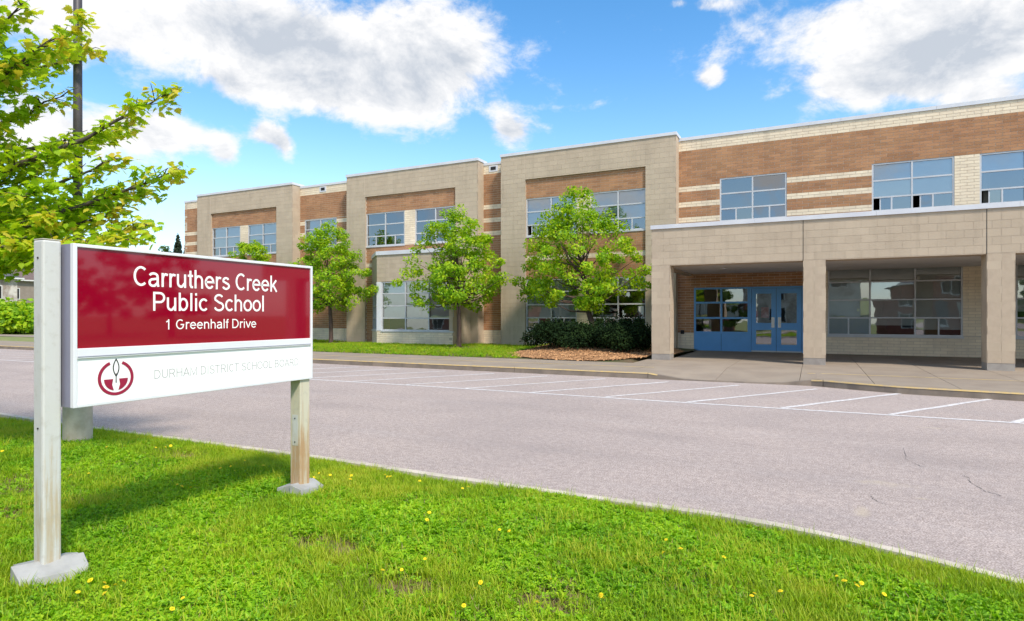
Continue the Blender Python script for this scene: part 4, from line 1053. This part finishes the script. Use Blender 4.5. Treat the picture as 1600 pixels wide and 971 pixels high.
# ------------------------------------------------------------------ houses
M['red_brick'] = material('house_red_brick', (.25, .085, .06), (.20, .07, .05), 2, .9)
M['buff_brick'] = material('house_buff_brick', (.42, .36, .30), (.36, .31, .26), 2, .9)
M['taupe_brick'] = material('house_taupe_brick', (.30, .25, .21), (.26, .215, .18), 2, .9)
M['white_stone'] = material('house_white_stone', (.62, .58, .53), (.30, .24, .20), 1.3, .9)
M['shingle'] = material('grey_shingle', (.11, .11, .13), (.085, .085, .10), 3, .95)
M['shingle_b'] = material('brown_shingle', (.17, .125, .115), (.14, .10, .09), 3, .95)
M['trim'] = material('house_trim', (.70, .69, .67), None, 1, .6)
M['garage'] = material('garage_door_paint', (.60, .57, .52), None, 1, .6)
def house(cx, cy, wx, dy, h, ridge, wall, roof, label, front_dir='y', group=None, garage=True):
    t = empty('house', (cx, cy, 0), label=label, category='house', group=group)
    x0, x1, y0, y1 = cx-wx/2, cx+wx/2, cy-dy/2, cy+dy/2
    MB().box(x0, x1, y0, y1, -.2, h).build('wall', M[wall], t)
    o = .45; m_ = MB(); ins = min(wx, dy)*.42
    if wx >= dy: rp = [(x0+ins, cy, ridge), (x1-ins, cy, ridge)]
    else: rp = [(cx, y0+ins, ridge), (cx, y1-ins, ridge)]
    e = [(x0-o, y0-o, h), (x1+o, y0-o, h), (x1+o, y1+o, h), (x0-o, y1+o, h)]
    vs = e + [(a, b_, c+.15) for a, b_, c in e] + rp
    fs = [(3, 2, 1, 0), (0, 1, 5, 4), (1, 2, 6, 5), (2, 3, 7, 6), (3, 0, 4, 7)]
    fs += [(4, 5, 9, 8), (5, 6, 9), (6, 7, 8, 9), (7, 4, 8)] if wx >= dy else [(4, 5, 8), (5, 6, 9, 8), (6, 7, 9), (7, 4, 8, 9)]
    m_.add(vs, fs); m_.build('roof', M[roof], t)
    MB().box(x0-o-.03, x1+o+.03, y1+o, y1+o+.1, h-.02, h+.16).box(x1+o, x1+o+.1, y0-o, y1+o-.002, h-.02, h+.16).build('gutter', M['trim'], t)
    def win(u, z, wd, hh):
        if front_dir == 'y': P0, ux, n = (0, y1), (-1, 0), (0, 1); us = [-u-wd/2, -u, -u+wd/2]
        else: P0, ux, n = (x1, 0), (0, 1), (1, 0); us = [u-wd/2, u, u+wd/2]
        c = lambda a, d, zz: (P0[0]+ux[0]*a+n[0]*d, P0[1]+ux[1]*a+n[1]*d, zz)
        f = MB(); f.fn = c; k = .09
        f.box(us[0]-k, us[2]+k, 0, .06, z-k, z).box(us[0]-k, us[2]+k, 0, .06, z+hh, z+hh+k).box(us[0]-k, us[0], 0, .055, z, z+hh).box(us[2], us[2]+k, 0, .055, z, z+hh).box(us[1]-.04, us[1]+.04, 0, .05, z, z+hh)
        fo_ = f.build('window', M['trim'], t); g = MB(); g.fn = c; g.box(us[0], us[2], -.02, .03, z, z+hh); g.build('pane', M['dark'], fo_)
    cu_ = cx if front_dir == 'y' else cy; wd_ = wx if front_dir == 'y' else dy
    for u in (-.30, .02, .30): win(cu_ + u*wd_, h*.60, 1.5, 1.5)
    win(cu_ - .3*wd_, h*.18, 1.7, 1.5)
    if garage and front_dir == 'y':
        MB().box(cx+.08*wx, cx+.08*wx+4.4, y1, y1+.08, 0, 2.3).build('garage_door', M['garage'], t)
        MB().box(cx-.09*wx, cx-.09*wx+1.0, y1, y1+.08, .1, 2.3).build('door', M['shingle'], t)
    return t
house(-94.5, 34.2, 13, 12, 6.05, 10.2, 'white_stone', 'shingle', 'white stone house with grey hipped roof beyond the bright green bush', 'x')
house(-113, 53.0, 14, 17, 6.75, 10.6, 'taupe_brick', 'shingle_b', 'taupe house with brown roof beside the sign post', 'x')
HG = 'houses across the street, mirrored in the school windows'
cols = [('red_brick', 'shingle'), ('buff_brick', 'shingle_b'), ('red_brick', 'shingle_b'), ('white_stone', 'shingle'), ('red_brick', 'shingle'), ('buff_brick', 'shingle')]
desc = ['red brick house with grey roof', 'buff brick house with brown roof', 'red brick house with brown roof', 'white stone house with grey roof', 'second red brick house with grey roof', 'buff brick house with grey roof']
for i, cx in enumerate((-44, -29.5, -15, -.5, 14, 28.5)):
    house(cx, -32, 11.2, 11, 5.6, 8.6, *cols[i], desc[i] + ' across the street, mirrored in school windows', 'y', HG)
for i, (cx, cy) in enumerate(((-24, -20), (-9.2, -19.5), (21, -20.5))):
    leafy_tree('street_tree', (cx, cy, 0), (cx, cy), 3.4, 3.2, 1.0, 7.6, .16, 75, 60, .36,
               ['leftmost', 'middle', 'rightmost'][i] + ' street tree across the road, mirrored in the school windows', 'street trees', 'leaf2', seed=60+i)
for i, (cx, cy) in enumerate(((44, 26), (49, 33), (41, 19.5), (36, 30), (52, 22))):
    leafy_tree('roadside_tree', (cx, cy, 0), (cx, cy), 3.6, 3.6, 1.6, 7.2 + 1.1*(i % 3), .2, 55, 55, .38,
               'tree beyond the right end of the lot, mirrored in the sign', 'trees beyond the lot', 'leaf2', seed=80+i)

# ------------------------------------------------------------------ grass
M['blade'] = leafy('grass_blade', (.16, .30, .008), (.34, .50, .012), (.51, .53, .05), .38, .55, clump=1.6)
M['clover'] = leafy('broad_lawn_leaf', (.12, .30, .006), (.25, .51, .010), (.42, .60, .016), .36, .5, clump=1.3)
M['straw'] = leafy('dry_grass', (.20, .16, .07), (.30, .24, .11), (.38, .30, .15), .2, .8)
rnd = random.Random(17)
lib = bpy.data.collections.new('turf_library')
def proto(name, V_, F_, mat):
    me = bpy.data.meshes.new(name); me.from_pydata(V_, [], F_); me.materials.append(mat); me.update()
    o = bpy.data.objects.new(name, me); lib.objects.link(o)
def blades(n, h, wd, spread, lean):
    V_ = []; F_ = []
    for i in range(n):
        a = rnd.uniform(0, 6.283); r = spread*math.sqrt(rnd.random()); x, y = r*math.cos(a), r*math.sin(a); d = rnd.uniform(0, 6.283)
        hh = h*rnd.uniform(.55, 1.2); ln = lean*rnd.uniform(.2, 1.2)*hh; ux, uy = math.cos(d), math.sin(d); px, py = -uy*wd/2, ux*wd/2; k = len(V_)
        V_ += [(x-px, y-py, -.01), (x+px, y+py, -.01), (x+ux*ln*.35+px*.8, y+uy*ln*.35+py*.8, hh*.6), (x+ux*ln*.35-px*.8, y+uy*ln*.35-py*.8, hh*.6), (x+ux*ln, y+uy*ln, hh)]
        F_ += [(k, k+1, k+2, k+3), (k+3, k+2, k+4)]
    return V_, F_
def broad(n, L, wd, h):
    V_ = []; F_ = []
    for i in range(n):
        d = 6.283*(i + rnd.uniform(-.3, .3))/n; l = L*rnd.uniform(.6, 1.15); ux, uy = math.cos(d), math.sin(d); px, py = -uy*wd*rnd.uniform(.7, 1.2)/2, ux*wd/2; z = h*rnd.uniform(.5, 1.2); k = len(V_)
        x0, y0 = rnd.uniform(-.012, .012), rnd.uniform(-.012, .012); dr = rnd.uniform(-.3, .5)
        V_ += [(x0, y0, z*.15), (x0+ux*l*.55+px, y0+uy*l*.55+py, z*.9), (x0+ux*l, y0+uy*l, z*(1-dr)), (x0+ux*l*.55-px, y0+uy*l*.55-py, z*.9), (x0+ux*l*.55, y0+uy*l*.55, z*.72)]
        F_ += [(k, k+1, k+4), (k+1, k+2, k+4), (k+2, k+3, k+4), (k+3, k, k+4)]
    return V_, F_
def clover(n, h, r):
    V_ = []; F_ = []
    for i in range(n):
        a = rnd.uniform(0, 6.283); q = .045*math.sqrt(rnd.random()); x, y = q*math.cos(a), q*math.sin(a); z = h*rnd.uniform(.5, 1.15); s = r*rnd.uniform(.7, 1.2); o = rnd.uniform(0, 2.1)
        tx, ty = rnd.gauss(0, .28), rnd.gauss(0, .28)
        for j in range(3):
            d = o + 2.094*j; ux, uy = math.cos(d), math.sin(d); k = len(V_); T = lambda X, Y, Z=0: (x+X, y+Y, z + X*tx + Y*ty + Z)
            V_ += [T(0, 0), T(ux*s*.7-uy*s*.5, uy*s*.7+ux*s*.5, .004), T(ux*s*1.15, uy*s*1.15, .001), T(ux*s*.7+uy*s*.5, uy*s*.7-ux*s*.5, .004)]
            F_ += [(k, k+1, k+2, k+3)]
    return V_, F_
# sorted by name inside the collection
proto('a_turf', *blades(11, .062, .0055, .035, .9), M['blade'])
proto('b_turf', *blades(9, .085, .0050, .03, .7), M['blade'])
proto('c_turf', *broad(7, .062, .026, .032), M['clover'])
proto('d_turf', *broad(9, .048, .020, .045), M['clover'])
proto('e_turf', *clover(9, .045, .012), M['clover'])
proto('f_turf', *clover(11, .036, .010), M['clover'])
proto('g_turf', *blades(8, .05, .0045, .05, 1.6), M['straw'])
proto('h_turf', *blades(6, .13, .0045, .02, .45), M['blade'])
def scatter(name, P, kinds, scale, **tags):
    n = len(P); me = bpy.data.meshes.new(name); me.vertices.add(n); me.vertices.foreach_set('co', P.ravel())
    a = me.attributes.new('kind_id', 'INT', 'POINT'); a.data.foreach_set('value', kinds.astype(np.int32))
    a = me.attributes.new('turn', 'FLOAT_VECTOR', 'POINT'); r = np.zeros((n, 3)); r[:, 2] = RNG.uniform(0, 6.283, n); r[:, :2] = RNG.normal(size=(n, 2))*.12; a.data.foreach_set('vector', r.ravel())
    a = me.attributes.new('size', 'FLOAT', 'POINT'); a.data.foreach_set('value', scale.astype(np.float32))
    me.materials.append(M['blade'])
    o = bpy.data.objects.new(name, me); link(o); tag(o, **tags)
    g = bpy.data.node_groups.new(name, 'GeometryNodeTree')
    g.interface.new_socket('Geometry', in_out='INPUT', socket_type='NodeSocketGeometry'); g.interface.new_socket('Geometry', in_out='OUTPUT', socket_type='NodeSocketGeometry')
    gi = g.nodes.new('NodeGroupInput'); go = g.nodes.new('NodeGroupOutput'); ip = g.nodes.new('GeometryNodeInstanceOnPoints'); ci = g.nodes.new('GeometryNodeCollectionInfo')
    ci.inputs[0].default_value = lib; ci.inputs['Separate Children'].default_value = True; ci.inputs['Reset Children'].default_value = True
    def attr(nm, typ):
        x = g.nodes.new('GeometryNodeInputNamedAttribute'); x.data_type = typ; x.inputs[0].default_value = nm; return x.outputs[0]
    L = g.links.new
    L(gi.outputs[0], ip.inputs['Points']); L(ci.outputs[0], ip.inputs['Instance']); ip.inputs['Pick Instance'].default_value = True
    L(attr('kind_id', 'INT'), ip.inputs['Instance Index']); L(attr('turn', 'FLOAT_VECTOR'), ip.inputs['Rotation']); L(attr('size', 'FLOAT'), ip.inputs['Scale'])
    L(ip.outputs[0], go.inputs[0])
    md = o.modifiers.new('scatter', 'NODES'); md.node_group = g
    return o
RNG = np.random.default_rng(99)
def lawn_points(n, x0, x1, y0):
    X = RNG.uniform(x0, x1, n); Y = RNG.uniform(y0, 4.84, n)
    ed = np.array([lawn_edge(v) for v in X]); ok = Y < ed - .005 + .03*RNG.random(n); return X[ok], Y[ok], ed[ok]
parts = []
for (n, x0, x1, y0) in ((150000, -9.2, 3.6, .6), (38000, -20, -9.2, 1.5)):
    parts.append(lawn_points(n, x0, x1, y0))
X = np.concatenate([p[0] for p in parts]); Y = np.concatenate([p[1] for p in parts]); ED = np.concatenate([p[2] for p in parts])
BARE = [(-5.35, 2.35, .2, .12), (-6.5, 2.95, .42, .26), (-6.2, 2.8, .3, .2), (-1.1, 2.05, .30, .13), (-2.0, 2.75, .16, .10), (-1.55, 2.55, .14, .09), (-1.2, 3.0, .18, .10), (-.35, 2.3, .16, .09), (.15, 2.15, .18, .10), (-2.9, 3.05, .2, .08), (-6.2, 4.35, .5, .09), (-8.6, 3.0, .5, .35), (-1.35, 2.0, .55, .12), (-7.4, 2.9, .35, .2)]
bare = np.zeros(len(X))
for (a, b_, rx, ry) in BARE: bare = np.maximum(bare, 1.05*np.exp(-((X-a)/rx/1.35)**2 - ((Y-b_)/ry/1.35)**2))
bare = bare + .28*np.clip((vnoise(X, Y, 1.7, 9)-.62)*3, 0, 1)
bare = bare + .5*(vnoise(X, Y, 4.0, 5)-.5)
feet = ((X+3.98)**2 + (Y-1.98)**2 < .215**2) | ((X+3.92)**2 + (Y-3.86)**2 < .165**2) | ((X+7.85)**2 + (Y-4.2)**2 < .17**2)
keep = (RNG.random(len(X)) > np.clip((bare-.26)*1.5, 0, .72)) & ~feet; X, Y, ED, bare = X[keep], Y[keep], ED[keep], bare[keep]
lush = vnoise(X, Y, 1.1, 1)*.6 + vnoise(X, Y, 3.1, 2)*.4; edge = np.clip(1 - (ED - Y)/.75, 0, 1)
far_l = np.clip((-X-5.5)/4, 0, 1)*.25
pb_ = np.clip((lush-.28)*2.8 - edge*.8 - far_l, .06, .92)
u = RNG.random(len(X)); kinds = np.where(u < pb_, RNG.integers(2, 6, len(X)), RNG.integers(0, 2, len(X)))
kinds = np.where((RNG.random(len(X)) < .05 + .5*np.clip(bare, 0, 1)), 6, kinds)
kinds = np.where((edge > .75) & (RNG.random(len(X)) < .05), 7, kinds)
kinds = np.where(RNG.random(len(X)) < .006, 7, kinds)
size = RNG.uniform(.7, 1.25, len(X))*(.72 + .5*lush)*(1 - .22*edge)
P = np.stack([X, Y, lawn_z(X, Y)], 1)
scatter('grass', P, kinds, size, kind='stuff', label='bright green lawn of grass and broad weeds round the sign', category='grass')
n = 26000; X = RNG.uniform(-38, -9.0, n); Y = RNG.uniform(18.4, 25.5, n)
ok = (X < -22.6) | (X > -14.6) | (Y < 23.9); X, Y = X[ok], Y[ok]
tr_ = np.zeros(len(X))
for (a, b_) in ((-13.77, 22.6), (-21.75, 23.4), (-27.5, 23.4)): tr_ = np.maximum(tr_, np.exp(-((X-a)/1.0)**2 - ((Y-b_)/.9)**2))
bed = ((X+7.35)/2.9)**2 + ((Y-21.6)/3.2)**2 < 1
ok = (RNG.random(len(X)) > tr_*1.25 - .1) & ~bed & ((Y < 25.0) | (RNG.random(len(X)) < .3)); X, Y = X[ok], Y[ok]
kinds = np.where(RNG.random(len(X)) < .4, RNG.integers(2, 6, len(X)), RNG.integers(0, 2, len(X))); kinds = np.where(RNG.random(len(X)) < .06, 6, kinds)
scatter('strip_grass', np.stack([X, Y, strip_z(X, Y)], 1), kinds, RNG.uniform(1.0, 1.7, len(X)), kind='stuff', label='strip of grass between the sidewalk and the school wall', category='grass')

# ------------------------------------------------------------------ dandelions
M['petal'] = material('dandelion_petal', (.95, .76, .012), (.90, .62, .01), 60, .7)
M['stem'] = material('dandelion_stem', (.12, .22, .03), None, 1, .7)
fm = bpy.data.meshes.new('flower_head'); V_ = [(0, 0, .006)]; F_ = []
for ring_i, (rr, zz, cnt) in enumerate(((.021, .004, 14), (.014, .010, 10), (.007, .014, 7))):
    for i in range(cnt):
        a = 6.283*i/cnt + ring_i; d = .16/ (1+ring_i*.0); k = len(V_)
        V_ += [(.002*math.cos(a), .002*math.sin(a), .004+zz*.4), (rr*math.cos(a-.2), rr*math.sin(a-.2), zz), (rr*1.05*math.cos(a+.2), rr*1.05*math.sin(a+.2), zz)]; F_.append((k, k+1, k+2))
fm.from_pydata(V_, [], F_); fm.materials.append(M['petal']); fm.update()
sm = MB().tube([(0, 0, 0), (.003, 0, .05), (0, 0, .095)], [.0022, .002, .0018], 5)
stm = bpy.data.meshes.new('stem'); stm.from_pydata(sm.v, [], sm.f); stm.materials.append(M['stem']); stm.update()
DP = [(122, 922), (143, 905), (166, 910), (168, 915), (181, 912), (163, 924), (288, 934), (272, 951), (195, 905), (722, 944), (600, 890), (628, 889), (664, 873), (712, 864), (745, 916), (752, 908), (860, 904), (941, 928), (945, 934), (838, 940),
      (667, 811), (668, 802), (758, 825), (780, 827), (795, 827), (714, 820), (708, 781), (720, 758), (730, 757), (657, 745), (1042, 840), (1037, 858), (1061, 853), (1076, 888), (1090, 886), (1177, 928), (1307, 898), (1317, 903), (1335, 908), (1341, 911), (1348, 907),
      (1379, 924), (1218, 922), (1176, 927), (1130, 866), (245, 697), (256, 699), (268, 695), (288, 708), (325, 727), (333, 731), (345, 730), (360, 728), (368, 736), (285, 755), (300, 757), (275, 753), (168, 697), (192, 697), (138, 737), (112, 738), (490, 744), (500, 740), (515, 741), (455, 750), (465, 749), (600, 735), (612, 739), (548, 741), (550, 745), (380, 716), (410, 728), (605, 738), (62, 725), (5, 705)]
for i, (px, py) in enumerate(DP):
    px += rnd.uniform(-3, 3); py += rnd.uniform(-2, 2)
    x, y = ground_pt(px, py, .165)
    if y > lawn_edge(x) - .03: continue
    z = lz(x, y)
    t = empty('dandelion', (x, y, z), label='small yellow dandelion flower in the green lawn', category='flower', group='dandelions in the lawn')
    s = bpy.data.objects.new('stem', stm); link(s, t, (x, y, z-.013)); h = bpy.data.objects.new('flower_head', fm); link(h, t, (x, y, z+.080))
    k = rnd.uniform(.45, .75); h.scale = (k, k, k); h.rotation_euler = (rnd.uniform(-.5, .5)+.3, rnd.uniform(-.5, .5), rnd.uniform(0, 6))

SC.cycles.max_bounces = 8; SC.cycles.transparent_max_bounces = 8; SC.cycles.diffuse_bounces = 5; SC.cycles.glossy_bounces = 3
SC.cycles.use_denoising = True
SC.cycles.caustics_reflective = False; SC.cycles.caustics_refractive = False
